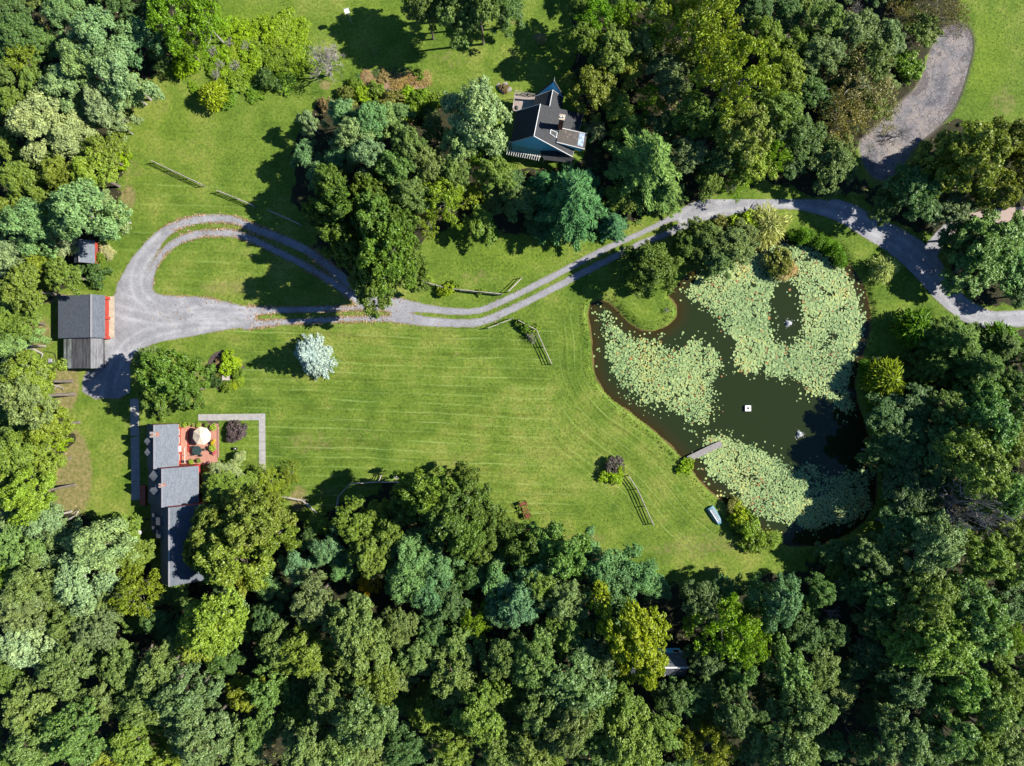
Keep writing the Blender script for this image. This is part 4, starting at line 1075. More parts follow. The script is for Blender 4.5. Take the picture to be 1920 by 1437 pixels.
def garage():
    g = thing('garage', W(160, 600), 'red garage with long grey shingle roof and lower board-roofed lean-to, beside the gravel court', 'garage')
    y1, y0 = W(0, 554, 3)[1], W(0, 634, 3)[1]
    xw, xr, xe = W(109, 0, 2.2)[0], W(171, 0, 4.3)[0], W(197, 0, 2.9)[0]
    xf = W(203.5, 0)[0]      # front wall
    zr, zw, ze = 4.3, 2.2, 2.9
    sw = (zr - zw) / (xr - xw); se = (zr - ze) / (xe - xr)
    m = MB(); gable_walls(m, xw + 0.3, xf, y0 + 0.25, y1 - 0.25, zw + 0.3 * sw, zr - (xf - xr) * se, xr, zr)
    m.build('wall', M_RED, g)
    r = roof_plane('roof', [(xw, y0, zw), (xr, y0, zr), (xr, y1, zr), (xw, y1, zw)], 0.12, M_SHINGLE, g)
    roof_plane('roof', [(xr, y0, zr), (xe, y0, ze), (xe, y1, ze), (xr, y1, zr)], 0.12, M_SHINGLE, g)
    MB().box((xr, (y0 + y1) / 2, zr + 0.03), (0.28, y1 - y0, 0.05)).build('ridge_cap', M_STEEL, r)
    # buttresses on the front and two doors between them
    for py in (559, 596, 633):
        yy = W(0, py, 1)[1]
        MB().box((xf + 0.17, yy, 1.25), (0.34, 0.5, 2.5)).build('buttress', M_RED, g)
    for a, b in ((563, 591), (600, 629)):
        ya, yb = W(0, a, 1)[1], W(0, b, 1)[1]
        d = MB().box((xf + 0.05, (ya + yb) / 2, 1.1), (0.1, ya - yb, 2.2)).build('door', M_REDDARK, g)
        for k in range(4):
            MB().box((xf + 0.115, (ya + yb) / 2, 0.3 + k * 0.52), (0.03, (ya - yb) * 0.94, 0.42)).build('panel', M_RED, d)
    # lean-to with a board roof
    ly1, ly0 = y0 + 0.06, W(0, 691, 2.4)[1]
    lw, lr, le = W(119.5, 0, 1.9)[0], W(170, 0, 3.5)[0], W(193, 0, 2.4)[0]
    lz, lzr, lze = 1.9, 3.5, 2.4
    m = MB(); gable_walls(m, lw + 0.25, le - 1.0, ly0 + 0.2, y0 + 0.24, lz + 0.15, lze + 0.7, lr, lzr, 0.2)
    m.build('wall', M_ROOFWOOD, g)
    n = 14
    lr_o = MB().slab([(lw, ly0, lz - 0.05), (lr, ly0, lzr - 0.05), (lr, ly1, lzr - 0.05), (lw, ly1, lz - 0.05)], 0.08).build('lean_to_roof', M_ROOFWOOD, g)
    for k in range(n):
        f0, f1 = k / n + 0.004, (k + 1) / n - 0.004
        a = np.array([lw, 0, lz]); b = np.array([lr, 0, lzr])
        p, q = a + (b - a) * f0, a + (b - a) * f1
        e = rng.uniform(-0.06, 0.06); z = rng.uniform(0, 0.02)
        mat = [M_ROOFPATCH, M_ROOFWOOD, M_ROOFPATCH, M_ROOFPATCH, M_ROOFWOOD][k] if k < 5 else M_ROOFWOOD
        MB().slab([(p[0], ly0 + e, p[2] + z), (q[0], ly0 + e, q[2] + z), (q[0], ly1, q[2] + z), (p[0], ly1, p[2] + z)], 0.04).build('roof_board', mat, lr_o)
    n = 8
    le_o = MB().slab([(lr, ly0, lzr - 0.05), (le, ly0, lze - 0.05), (le, ly1, lze - 0.05), (lr, ly1, lzr - 0.05)], 0.08).build('lean_to_roof', M_ROOFWOOD2, g)
    for k in range(n):
        f0, f1 = k / n + 0.006, (k + 1) / n - 0.006
        a = np.array([lr, 0, lzr]); b = np.array([le, 0, lze])
        p, q = a + (b - a) * f0, a + (b - a) * f1
        z = rng.uniform(0, 0.02); e = rng.uniform(-0.05, 0.05)
        MB().slab([(p[0], ly0 + e, p[2] + z), (q[0], ly0 + e, q[2] + z), (q[0], ly1, q[2] + z), (p[0], ly1, p[2] + z)], 0.04).build('roof_board', M_ROOFWOOD2, le_o)
    ap = thing('garage_apron', W(209, 595), 'narrow cream concrete apron along the front of the red garage', 'apron')
    a, b = W(204, 556), W(214.5, 634)
    ys = np.linspace(a[1], b[1], 4)
    for i in range(3):
        MB().box(((xf + b[0]) / 2 + 0.02, (ys[i] + ys[i + 1]) / 2, 0.05), (b[0] - xf, abs(ys[i + 1] - ys[i]) - 0.02, 0.10)).build('slab', M_CREAM, ap)
    c = W(199, 642)
    MB().box((c[0], c[1], 0.05), (1.2, 0.75, 0.10)).build('step', M_CONC, ap)
garage()

def shed():
    g = thing('garden_shed', W(160, 470), 'small grey-roofed red shed at the wood edge north of the garage', 'shed')
    y1, y0 = W(0, 450, 2.6)[1], W(0, 493, 2.6)[1]
    xw, xr, xe = W(139, 0, 2.4)[0], W(148.5, 0, 3.2)[0], W(178, 0, 1.9)[0]
    m = MB(); gable_walls(m, xw + 0.2, xe - 0.5, y0 + 0.15, y1 - 0.15, 2.5, 2.1, xr, 3.2)
    m.build('wall', M_RED, g)
    roof_plane('roof', [(xw, y0, 2.4), (xr, y0, 3.2), (xr, y1, 3.2), (xw, y1, 2.4)], 0.1, M_SHINGLE, g)
    roof_plane('roof', [(xr, y0, 3.2), (xe, y0, 1.9), (xe, y1, 1.9), (xr, y1, 3.2)], 0.1, M_SHINGLE_SUNLIT, g)
    MB().box((xr, (y0 + y1) / 2, 3.22), (0.22, y1 - y0, 0.05)).build('ridge_cap', M_STEEL, g)
    d = MB().box((xe - 0.47, y0 + 2.4, 0.95), (0.06, 0.9, 1.8)).build('door', M_REDDARK, g)
shed()

def farmhouse():
    g = thing('farmhouse', W(305, 920), 'long red farmhouse with stepped grey gable roofs and pointed dormers', 'house')
    secs = []
    # west eave, ridge, east eave (px,height); y range px
    for (w, r, e, y1, y0, mat) in [((276, 2.6), (289, 6.0), (333.5, 3.2), 796, 878, M_SHINGLE_SUNLIT), ((278, 2.6), (304, 7.0), (371, 3.2), 876, 947, M_SHINGLE_SUNLIT), ((283, 2.6), (317, 7.7), (402, 3.0), 946, 1090, M_SHINGLE)]:
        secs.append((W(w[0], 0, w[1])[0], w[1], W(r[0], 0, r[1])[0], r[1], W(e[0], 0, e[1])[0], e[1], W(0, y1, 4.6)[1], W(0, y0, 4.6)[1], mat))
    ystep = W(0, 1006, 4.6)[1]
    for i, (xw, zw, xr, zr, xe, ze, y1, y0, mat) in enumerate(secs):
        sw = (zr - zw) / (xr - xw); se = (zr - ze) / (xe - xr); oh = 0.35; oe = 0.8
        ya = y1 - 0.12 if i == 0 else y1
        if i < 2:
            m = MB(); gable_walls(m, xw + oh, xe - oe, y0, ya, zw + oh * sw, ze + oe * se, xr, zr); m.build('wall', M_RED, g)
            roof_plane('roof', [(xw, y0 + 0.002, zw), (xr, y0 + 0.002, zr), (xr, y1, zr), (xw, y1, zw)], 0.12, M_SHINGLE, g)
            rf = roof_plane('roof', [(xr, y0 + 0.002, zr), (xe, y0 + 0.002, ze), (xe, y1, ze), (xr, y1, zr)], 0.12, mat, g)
        else:
            xs = xr - (7.7 - 5.4) / sw
            m = MB(); gable_walls(m, xw + oh, xe - oh, ystep + 0.1, ya, zw + oh * sw, ze + oh * se, xr, zr); m.build('wall', M_RED, g)
            m = MB(); gable_walls(m, xs + oh, xe - oh - 0.01, y0 + 0.15, ystep + 0.1, 5.4 + oh * sw, ze + oh * se, xr, zr); m.build('wall', M_RED, g)
            roof_plane('roof', [(xw, ystep + 0.8, zw), (xr, ystep - 0.9, zr), (xr, y1, zr), (xw, y1, zw)], 0.12, M_SHINGLE, g)
            roof_plane('roof', [(xs, y0, 5.4), (xr, y0, zr), (xr, ystep - 0.9, zr), (xs, ystep + 0.06, 5.4)], 0.12, M_SHINGLE, g)
            rf = roof_plane('roof', [(xr, y0, zr), (xe, y0, ze), (xe, y1, ze), (xr, y1, zr)], 0.12, mat, g)
        MB().box((xr, (y0 + y1) / 2, zr + 0.02), (0.22, abs(y1 - y0) - 0.01, 0.05)).build('ridge_cap', M_STEEL, rf)
        MB().box((xe + 0.05, (y0 + y1) / 2, ze - 0.08), (0.1, abs(y1 - y0) - 0.1, 0.1)).build('gutter', M_STEEL, rf)
    # pointed dormers on the west slopes: kite-shaped gables above the shade
    for px, py, si in ((279.5, 828, 0), (280, 849, 0), (288.5, 893.5, 1), (290, 920, 1)):
        xw, zw, xr, zr = secs[si][:4]
        sw = (zr - zw) / (xr - xw)
        hz = 5.4 if si == 0 else 6.3
        yc = W(0, py, hz)[1]
        xb = xr - (zr - hz) / sw            # where the dormer ridge meets the slope
        xf = W(px - 9.5, 0, hz)[0]          # front peak
        hw = 0.88; ez = hz - 1.15
        xe_ = xr - (zr - ez) / sw
        xm = (xf + xe_) / 2 - 0.05
        d = MB()
        pk = (xf, yc, hz); bk = (xb + 0.1, yc, hz)
        for s in (1, -1):
            d.slab([pk, bk, (xm, yc + s * hw, ez + 0.25)], 0.07)
        dd = d.build('dormer', M_SHINGLE_SUNLIT, g)
        w = MB(); w.add([(xf + 0.12, yc, hz - 0.1), (xm + 0.02, yc + hw * 0.9, ez + 0.2), (xm + 0.02, yc - hw * 0.9, ez + 0.2), (xe_ + 0.4, yc + hw * 0.85, ez - 1.0), (xe_ + 0.4, yc - hw * 0.85, ez - 1.0), (xb + 0.3, yc, hz - 0.4)],
                    [(0, 1, 3, 4, 2), (0, 5, 1), (0, 2, 5), (1, 5, 3), (2, 4, 5)])
        w.build('dormer_front', M_WHITE, dd)
    # shed dormers in the shaded west slope
    xw, zw, xr, zr = secs[2][:4]; sw = (zr - zw) / (xr - xw)
    for px, py in ((291, 971), (305, 976), (291, 995), (306, 1000)):
        x = W(px, 0, 5.0)[0]; y = W(0, py, 5.0)[1]; z = zw + (x - xw) * sw
        d = MB().slab([(x - 0.75, y - 0.6, z + 0.15), (x + 0.55, y - 0.6, z + 0.62), (x + 0.55, y + 0.6, z + 0.62), (x - 0.75, y + 0.6, z + 0.15)], 0.75).build('dormer', M_SHINGLE, g)
    # chimneys
    for px, py, hz, w, mat in ((289, 815, 6.7, 0.75, M_PINKBRICK), (304, 910, 7.7, 0.5, M_PINKBRICK)):
        c = W(px, py, hz - 0.4)
        ch = MB().box((c[0], c[1], hz - 1.2), (w, w, 2.4)).build('chimney', mat, g)
        MB().box((c[0], c[1], hz + 0.05), (w + 0.16, w + 0.16, 0.12)).build('cap', M_STONE, ch)
        MB().lathe((c[0], c[1], hz + 0.1), [(0.16, 0), (0.13, 0.35)], 10).build('flue', M_TERRA, ch)
    # windows on the east wall towards the deck
    xe = secs[0][4] - 0.8
    for y in (-8.2, -9.6, -12.4):
        window(g, (xe, y, 1.7), 0.8, 1.1, 'E')
    MB().box((xe + 0.04, -11.0, 1.3), (0.08, 0.95, 2.0)).build('door', M_WHITE, g)
    # cellar hatch on the west side
    c = W(270, 928)
    MB().slab([(c[0] - 0.6, c[1] - 1.7, 0.25), (c[0] + 0.6, c[1] - 1.7, 0.8), (c[0] + 0.6, c[1] + 1.7, 0.8), (c[0] - 0.6, c[1] + 1.7, 0.25)], 0.25).build('cellar_hatch', M_REDDARK, g)
    return secs
SECS = farmhouse()

def deck():
    x0 = SECS[0][4] - 0.78; x1 = W(409, 0)[0]; y1 = W(0, 797)[1]; y0 = W(0, 871)[1]
    g = thing('patio_deck', (W(372, 835)[0], W(372, 835)[1], 0), 'reddish board deck behind the farmhouse with a raised bench step', 'deck')
    MB().box(((x0 + x1) / 2, (y0 + y1) / 2, 0.13), (x1 - x0 - 0.1, y1 - y0 - 0.1, 0.26)).build('frame', M_REDDARK, g)
    n = 38
    bw = (x1 - x0) / n
    for k in range(n):
        MB().box((x0 + (k + 0.5) * bw, (y0 + y1) / 2, 0.29), (bw - 0.012, y1 - y0 + rng.uniform(-0.02, 0.02), 0.05)).build('plank', M_DECK, g)
    MB().box((x0 + 0.62, (y0 + y1) / 2 + 0.7, 0.46), (1.2, 3.8, 0.29)).build('raised_step', M_DECK, g)
    MB().box((x0 + 1.3, (y0 + y1) / 2 + 0.7, 0.50), (0.16, 3.8, 0.36)).build('step_edge', M_RED, g)
    MB().box(((x0 + x1) / 2 + 0.6, y1 + 0.12, 0.2), (x1 - x0 - 1.0, 0.22, 0.38)).build('border', M_PINKBRICK, g)
    MB().box((x1 + 0.1, (y0 + y1) / 2 + 0.5, 0.2), (0.2, (y1 - y0) * 0.8, 0.38)).build('border', M_PINKBRICK, g)
    for y in (y0 + 1.0, y0 + 2.3):
        strip('railing', (x0 + 0.9, y - 0.6, 1.0), (x0 + 0.9, y + 0.6, 1.0), 0.05, 0, M_WHITE, g)
    for y in (y0 + 0.4, y0 + 1.6, y0 + 2.9):
        strip('railing_post', (x0 + 0.9, y, 0.3), (x0 + 0.9, y, 1.02), 0.05, 0, M_WHITE, g)
    # parasol
    c = W(377, 818, 2.65)
    u = thing('parasol', (c[0], c[1], 0.32), 'cream octagonal parasol open over the reddish deck', 'parasol')
    MB().tube([(c[0], c[1], 0.3), (c[0], c[1], 3.1)], 0.03, 8).build('pole', M_WOODGREY, u)
    MB().lathe((c[0], c[1], 0.315), [(0.3, 0), (0.3, 0.06), (0.06, 0.12)], 14).build('foot', M_BLACK, u)
    R = 1.55
    for k in range(8):
        a0 = k * math.pi / 4 + 0.25; a1 = a0 + math.pi / 4; am = (a0 + a1) / 2
        ap = (c[0], c[1], 3.05)
        def pt(a, r, z): return (c[0] + r * math.cos(a), c[1] + r * math.sin(a), z)
        m = MB()
        P0 = [ap, pt(a0, R * 0.5, 2.68), pt(am, R * 0.47, 2.66), pt(a1, R * 0.5, 2.68), pt(a0, R, 2.35), pt(am, R * 0.93, 2.33), pt(a1, R, 2.35)]
        m.add(P0, [(0, 1, 2), (0, 2, 3), (1, 4, 5, 2), (2, 5, 6, 3)])
        cp = m.build('canopy_panel', M_CANVAS, u)
        sol = cp.modifiers.new('thick', 'SOLIDIFY'); sol.thickness = 0.012
        MB().tube([pt(a0, 0.05, 2.86), pt(a0, R * 0.98, 2.325)], 0.012, 4).build('rib', M_WOODGREY, u)
    # table and chairs
    c = W(369, 845, 1.05)
    t = thing('patio_table', (c[0], c[1], 0.32), 'round dark green metal table with a potted plant on the deck', 'table')
    MB().lathe((c[0], c[1], 1.02), [(0.76, 0), (0.8, 0.015), (0.8, 0.035), (0.77, 0.05)], 28).build('table_top', M_GREENDARK, t)
    for k in range(4):
        a = k * math.pi / 2 + 0.4
        MB().tube([(c[0] + 0.62 * math.cos(a), c[1] + 0.62 * math.sin(a), 0.315), (c[0] + 0.5 * math.cos(a), c[1] + 0.5 * math.sin(a), 1.03)], 0.025, 6).build('leg', M_GREENDARK, t)
    lb = ['beside the parasol shadow', 'facing the farmhouse wall', 'on the flower bed side', 'on the lawn side']
    for k, a in enumerate((2.6, 3.9, 5.3, 0.1)):
        cx, cy = c[0] + 1.02 * math.cos(a), c[1] + 1.02 * math.sin(a)
        ch = thing('patio_chair', (cx, cy, 0.32), 'dark green metal chair at the round table, ' + lb[k], 'chair', 'chairs round the deck table')
        MB().lathe((cx, cy, 0.72), [(0.2, 0), (0.22, 0.02), (0.2, 0.04)], 12).build('seat', M_GREENDARK, ch)
        m = MB()
        arc = [(cx + 0.23 * math.cos(a + s), cy + 0.23 * math.sin(a + s), 1.15) for s in np.linspace(-1.2, 1.2, 7)]
        m.tube(arc, 0.018, 5)
        for s in (-1.1, -0.4, 0.4, 1.1):
            m.tube([(cx + 0.21 * math.cos(a + s), cy + 0.21 * math.sin(a + s), 0.74), (cx + 0.23 * math.cos(a + s), cy + 0.23 * math.sin(a + s), 1.15)], 0.01, 4)
        m.build('backrest', M_GREENDARK, ch)
        for s in (0.8, 2.4, 3.9, 5.5):
            MB().tube([(cx + 0.2 * math.cos(s), cy + 0.2 * math.sin(s), 0.315), (cx + 0.17 * math.cos(s), cy + 0.17 * math.sin(s), 0.73)], 0.014, 5).build('leg', M_GREENDARK, ch)
    pots = [(337.5, 797.5, 0.22, M_TEALPOT, 'sG', 'teal glazed pot at the house corner of the deck'), (346, 797, 0.25, M_TERRA, 'sB', 'leafy pot first along the deck flower bed from the house'), (355, 796, 0.22, M_TERRA, 'tG', 'pale-leaved pot second along the deck flower bed'),
            (363, 797, 0.26, M_TERRA, 'tW2', 'white-variegated pot midway along the deck flower bed'), (372, 797.5, 0.26, M_TERRA, 'sB', 'round lime pot along the deck flower bed above the parasol'), (387, 797, 0.24, M_TERRA, 'sG', 'green pot by the brick end of the deck flower bed'),
            (399, 801, 0.36, M_TERRA, 'sB', 'large lime-leaved pot at the outer corner of the deck'), (400, 830, 0.3, M_TERRA, 'Yb', 'yellow flowering pot beside the parasol'), (398, 840, 0.36, M_TERRA, 'sB', 'big lime pot on the deck edge below the parasol'),
            (402, 849, 0.26, M_TERRA, 'Pb', 'pink flowering pot by the pale weeping tree'), (343, 866, 0.28, M_GREENDARK, None, 'dark lidded planter tub by the deck railing'), (358, 866, 0.26, M_TERRA, 'sB', 'yellowish-green pot at the foot of the red gable'), (372, 864, 0.24, M_TERRA, 'sG', 'green pot between the red gable and the tree'),
            (334.5, 806, 0.2, M_TERRA, 'Yb', 'yellow flowers in a pot against the farmhouse wall')]
    for px, py, r, mat, leaf, lab in pots:
        c = W(px, py, 0.7)
        p = thing('flower_pot', (c[0], c[1], 0.32), lab, 'pot', 'pots round the deck')
        MB().lathe((c[0], c[1], 0.32), [(r * 0.6, 0), (r * 0.85, 0.32), (r * 0.92, 0.33), (r * 0.92, 0.38), (r * 0.8, 0.38), (r * 0.78, 0.34)], 12).build('pot', mat, p)
        if leaf in ('Yb', 'Pb'):
            cm = VAR['shrub'][0][0]
            o = link_mesh('foliage', cm, FOL, p); k = r * 0.75
            o.scale = (k, k, k); o.location = (0, 0, 0.3)
            o.color = tuple(v * 0.7 for v in lin((235, 205, 60) if leaf == 'Yb' else (225, 110, 130))) + (1,)
        elif leaf:
            kd, srgb = PAL[leaf][0], PAL[leaf][1]
            cm = VAR[kd][1][0] if len(VAR[kd]) > 1 else VAR[kd][0][0]
            o = link_mesh('foliage', cm, FOL, p); k = r * 0.85
            o.scale = (k, k, k); o.location = (0, 0, 0.25)
            o.color = tuple(v * KF * 1.1 for v in lin(srgb)) + (1,)
deck()

def walkway():
    specs = [('concrete_path', 'pale concrete path running along the north side of the deck lawn', [(372, 783), (490, 782)], 12),
             ('concrete_path', 'pale concrete path running down the outer edge of the deck lawn', [(491.5, 775.5), (492.5, 915)], 12),
             ('concrete_path', 'shaded concrete path along the west front of the farmhouse', [(252.5, 748), (255, 938)], 16)]
    for nm, lab, (a, b), w in specs:
        A, B = wxy([a, b]); L = np.linalg.norm(B - A); d = (B - A) / L; ang = math.atan2(d[1], d[0])
        o = thing(nm, (*((A + B) / 2), 0), lab, 'path', None)
        o['kind'] = 'structure'; del o['category']
        n = max(2, int(round(L / 1.5))); s = L / n
        for i in range(n):
            c = A + d * s * (i + 0.5)
            MB().box((c[0], c[1], 0.045 + rng.uniform(-0.008, 0.008)), (s - 0.03, w / S, 0.10), ang).build('slab', M_CONC, o)
    # beds of bark mulch
    for nm, lab, poly in (('planting_bed', 'oval mulched bed below the spruce with mixed shrubs', [(395, 665), (420, 655), (445, 668), (462, 690), (455, 712), (440, 728), (412, 735), (392, 715), (388, 690)]),
                          ('planting_bed', 'mulched bed between the deck and the pale path', [(336, 790), (410, 788), (412, 797), (336, 798)]),
                          ('planting_bed', 'bare brown planting bed along the northern lawn', [(672, 150), (700, 141), (780, 140), (806, 152), (800, 168), (740, 170), (690, 168)])):
        p = wxy(smooth_poly(poly, 2))
        MB().prism([tuple(q) for q in p], -0.05, 0.07).build(nm, M_MULCH if 'brown' not in lab else M_BEDDRY, None)
        o = bpy.context.scene.objects[-1] if False else None
M_BEDDRY = mat_plain('dry_bed_litter', (0.27, 0.18, 0.12), 0.95, 0.4, 3.0, 0.8, 0.1)
walkway()
for o, lab in zip([x for x in COL.objects if x.name.startswith('planting_bed')], ('oval mulched bed of mixed shrubs between the maple and the spruce', 'mulched bed between the deck and the pale path', 'bare brown planting bed along the northern lawn')):
    set_props(o, lab, 'flower bed')
    tri = o.modifiers.new('tri', 'TRIANGULATE')

def north_house():
    g = thing('house', W(1020, 235), 'dark-roofed house among trees with white gables, tall chimney and pergola', 'house')
    A, B = W(1013, 195.6, 7.6), W(1001, 255.5, 7.6)
    WA, WB = W(968, 209, 4.2), W(957, 268, 4.2)
    EB, EA = W(1073, 294, 3.2), W(1094, 214, 3.2)
    roof_plane('roof', [A, B, WB, WA], 0.14, M_SHINGLE_D, g)
    e = roof_plane('roof', [A, B, EB, EA], 0.14, M_SHINGLE_D, g)
    strip('ridge_cap', A + [0, 0, 0.02], B + [0, 0, 0.02], 0.10, 0, M_WHITE, g)
    for p, q in ((B, WB), (B, EB), (A, WA)):
        strip('barge_board', p + [0, 0, 0.02], q + [0, 0, 0.02], 0.09, 0, M_WHITE, g)
    strip('barge_board', EA, EB, 0.07, 0, M_STEEL, g)
    def inset(p, c, f, z): 
        q = p + (c - p) * f; q = q.copy(); q[2] = z; return q
    cen = (A + B + WA + WB) / 4
    # walls below the main roof
    m = MB()
    f = 0.06
    cc = (A + B + EB + EA + WA + WB) / 6
    base = [inset(p, cc, f, 0.0) for p in (WB, EB, EA, WA)]
    top = [inset(p, cc, f, p[2] - 0.1) for p in (WB, EB, EA, WA)]
    rB, rA = inset(B, cc, f, B[2] - 0.2), inset(A, cc, f, A[2] - 0.2)
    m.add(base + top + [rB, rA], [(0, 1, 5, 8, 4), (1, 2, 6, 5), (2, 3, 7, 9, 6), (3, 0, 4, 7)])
    wl = m.build('wall', M_SIDING_SHADE, g)
    # paired window in the south gable
    mid = (base[0] * 0.5 + base[1] * 0.5)
    dirv = unit(base[1] - base[0]); nrm = np.array([dirv[1], -dirv[0], 0])
    for s in (-0.42, 0.42):
        c = rB.copy() + dirv * s; c[2] = 5.2; c = c + nrm * 0.03
        ang = math.atan2(dirv[1], dirv[0])
        fr = MB().box(c, (0.7, 0.08, 1.5), ang).build('window', M_WHITE, g)
        for zz in (-0.36, 0.36):
            MB().box(c + nrm * 0.045 + np.array([0, 0, zz]), (0.54, 0.03, 0.62), ang).build('pane', M_GLASS, fr)
    for s in (-2.6, -1.7):
        c = rB + dirv * s; c[2] = 2.2; c = c + nrm * 0.03
        fr = MB().box(c, (0.7, 0.08, 1.2), ang).build('window', M_WHITE, g)
        MB().box(c + nrm * 0.045, (0.54, 0.03, 1.04), ang).build('pane', M_GLASS, fr)
    # low dark porch roof at the south-east corner
    pr = [W(1012, 284, 3.0), W(1044, 283, 3.4), W(1078, 297, 3.0), W(1072, 306, 2.5), W(1020, 300, 2.5)]
    roof_plane('porch_roof', [pr[0], pr[1], pr[2], pr[3], pr[4]], 0.1, M_SHINGLE_D, g)
    for q in (pr[3], pr[4]):
        strip('porch_post', (q[0], q[1] + 0.2, 0), (q[0], q[1] + 0.2, 2.45), 0.1, 0, M_WHITE, g)
    # north wing
    N_, S_ = W(1036.5, 168.5, 5.8), W(1027, 218, 5.8)
    wW0, wW1 = W(1004, 180.5, 4.0), W(996, 213, 4.0)
    wE0, wE1 = W(1057, 183, 4.0), W(1048, 232, 4.0)
    roof_plane('wing_roof', [N_, S_, wW1, wW0], 0.12, M_SHINGLE_D, g)
    roof_plane('wing_roof', [N_, S_, wE1, wE0], 0.12, M_SHINGLE_D, g)
    strip('ridge_cap', N_ + [0, 0, 0.02], W(1029, 206, 5.85), 0.09, 0, M_WHITE, g)
    for p, q in ((N_, wW0), (N_, wE0)):
        strip('barge_board', p + [0, 0, 0.03], q + [0, 0, 0.03], 0.09, 0, M_WHITE, g)
    m = MB()
    wc = (N_ + S_) / 2
    b4 = [inset(p, wc, 0.08, 0.0) for p in (wW1, wE1, wE0, wW0)]; t4 = [inset(p, wc, 0.08, p[2] - 0.1) for p in (wW1, wE1, wE0, wW0)]
    m.add(b4 + t4, [(0, 1, 5, 4), (1, 2, 6, 5), (2, 3, 7, 6), (3, 0, 4, 7)]); m.build('wall', M_SIDING_SHADE, g)
    # tall white gable rising behind the wing, with a finial
    ap = W(1039, 152.5, 8.0); l = W(1005, 180, 4.05); r_ = W(1057, 183, 4.05)
    back = np.array([0.02, 0.3, 0])
    m = MB(); l0, r0 = l.copy(), r_.copy(); l0[2] = r0[2] = 0
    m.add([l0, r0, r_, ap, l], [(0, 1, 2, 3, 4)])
    gw = m.build('gable_wall', M_SIDING_SHADE, g); sol = gw.modifiers.new('thick', 'SOLIDIFY'); sol.thickness = 0.15; sol.offset = -1
    roof_plane('tower_roof', [ap, l, l + back, ap + back], 0.1, M_SHINGLE_D, g)
    roof_plane('tower_roof', [ap, r_, r_ + back, ap + back], 0.1, M_SHINGLE_D, g)
    MB().tube([ap - [0, 0, 0.1], ap + [0, 0, 1.2]], [0.07, 0.03], 6).build('finial', M_WHITE, g)
    # chimney
    c = W(1050.5, 239, 5.3)
    ch = MB().box((c[0], c[1], 6.9), (0.75, 0.7, 5.4), -0.2).build('chimney', M_BRICK, g)
    MB().box((c[0], c[1], 9.66), (0.95, 0.9, 0.12), -0.2).build('cap', M_CREAM, ch)
    for s in (-0.2, 0.2):
        MB().lathe((c[0] + s, c[1], 9.7), [(0.13, 0), (0.11, 0.3)], 10).build('flue', M_WHITE, ch)
    # points on the east slope
    nE = np.cross(B - A, EB - A); nE = nE / np.linalg.norm(nE); nE = nE if nE[2] > 0 else -nE
    def on(px, py, lift=0.0):
        h = 5.0
        for _ in range(12):
            p = W(px, py, h)
            h = A[2] - (nE[0] * (p[0] - A[0]) + nE[1] * (p[1] - A[1])) / nE[2]
        return W(px, py, h) + nE * lift
    q = [on(1032, 243, 0.12), on(1044.6, 249, 0.12), on(1043, 259.5, 0.12), on(1030.5, 251, 0.12)]
    sk = MB().slab(q, 0.14).build('skylight', M_WHITE, g)
    qc = sum(q) / 4
    MB().slab([p + (qc - p) * 0.13 + nE * 0.012 for p in q], 0.02).build('pane', M_SKYL, sk)
    # shed dormer with a weathered roof and a blue tarp
    d = [on(1047.5, 240.5, 0.25), on(1090, 254.5, 1.5), on(1085.5, 283, 1.5), on(1042, 267.5, 0.25)]
    dr = roof_plane('dormer_roof', d, 0.12, M_SHINGLE_B, g)
    MB().slab([p - nE * 0.13 for p in d], 1.35).build('dormer_wall', M_SIDING_SHADE, dr)
    strip('barge_board', d[0] + [0, 0, 0.05], d[1] + [0, 0, 0.05], 0.08, 0, M_WHITE, dr)
    strip('barge_board', d[3] + [0, 0, 0.05], d[2] + [0, 0, 0.05], 0.08, 0, M_WHITE, dr)
    def bil(u, v): return (d[0] * (1 - u) + d[1] * u) * (1 - v) + (d[3] * (1 - u) + d[2] * u) * v
    tp = MB()
    k = 7
    vs, fs = [], []
    for i in range(k):
        for j in range(k):
            p = bil(0.72 + 0.2 * i / (k - 1), 0.05 + 0.83 * j / (k - 1)).copy(); p = p + nE * (0.03 + rng.uniform(0, 0.05)); vs.append(p)
    for i in range(k - 1):
        for j in range(k - 1):
            a = i * k + j; fs.append((a, a + k, a + k + 1, a + 1))
    tp.add(vs, fs)
    to = tp.build('tarpaulin', M_TARP, None, smooth=True)
    set_props(to, 'blue and white tarpaulin lying on the weathered dormer of the dark-roofed house', 'tarp')
    # pergola
    pg = thing('pergola', W(990, 290), 'white slatted pergola along the south gable of the dark-roofed house', 'pergola')
    a, b = W(950, 282, 2.7), W(1014, 294.5, 2.7)
    off = W(962, 266, 2.7) - W(958, 282, 2.7)
    for o_ in (np.zeros(3), off):
        strip('beam', a + o_, b + o_, 0.11, 0, M_WHITE, pg)
    dv = unit(b - a)
    for k in range(15):
        p = a + (b - a) * (k + 0.4) / 15 + [0, 0, 0.12]
        strip('slat', p - unit(off) * 0.75, p + off + unit(off) * 0.1, 0.06, 0, M_WHITE, pg)
    for f in (0.03, 0.5, 0.97):
        p = a + (b - a) * f
        strip('post', (p[0], p[1], 0), p, 0.1, 0, M_WHITE, pg)
    # side deck with railing
    dk = thing('deck', W(984, 188), 'pale weathered board deck with railing on the north side of the dark-roofed house', 'deck')
    c0, c1, c2, c3 = W(966, 175, 2.4), W(1003, 181, 2.4), W(1000, 212, 2.4), W(961, 208, 2.4)
    n = 14
    for k in range(n):
        f0, f1 = k / n + 0.004, (k + 1) / n - 0.004
        MB().slab([c0 + (c3 - c0) * f0, c1 + (c2 - c1) * f0, c1 + (c2 - c1) * f1, c0 + (c3 - c0) * f1], 0.05).build('plank', M_DECKPALE, dk)
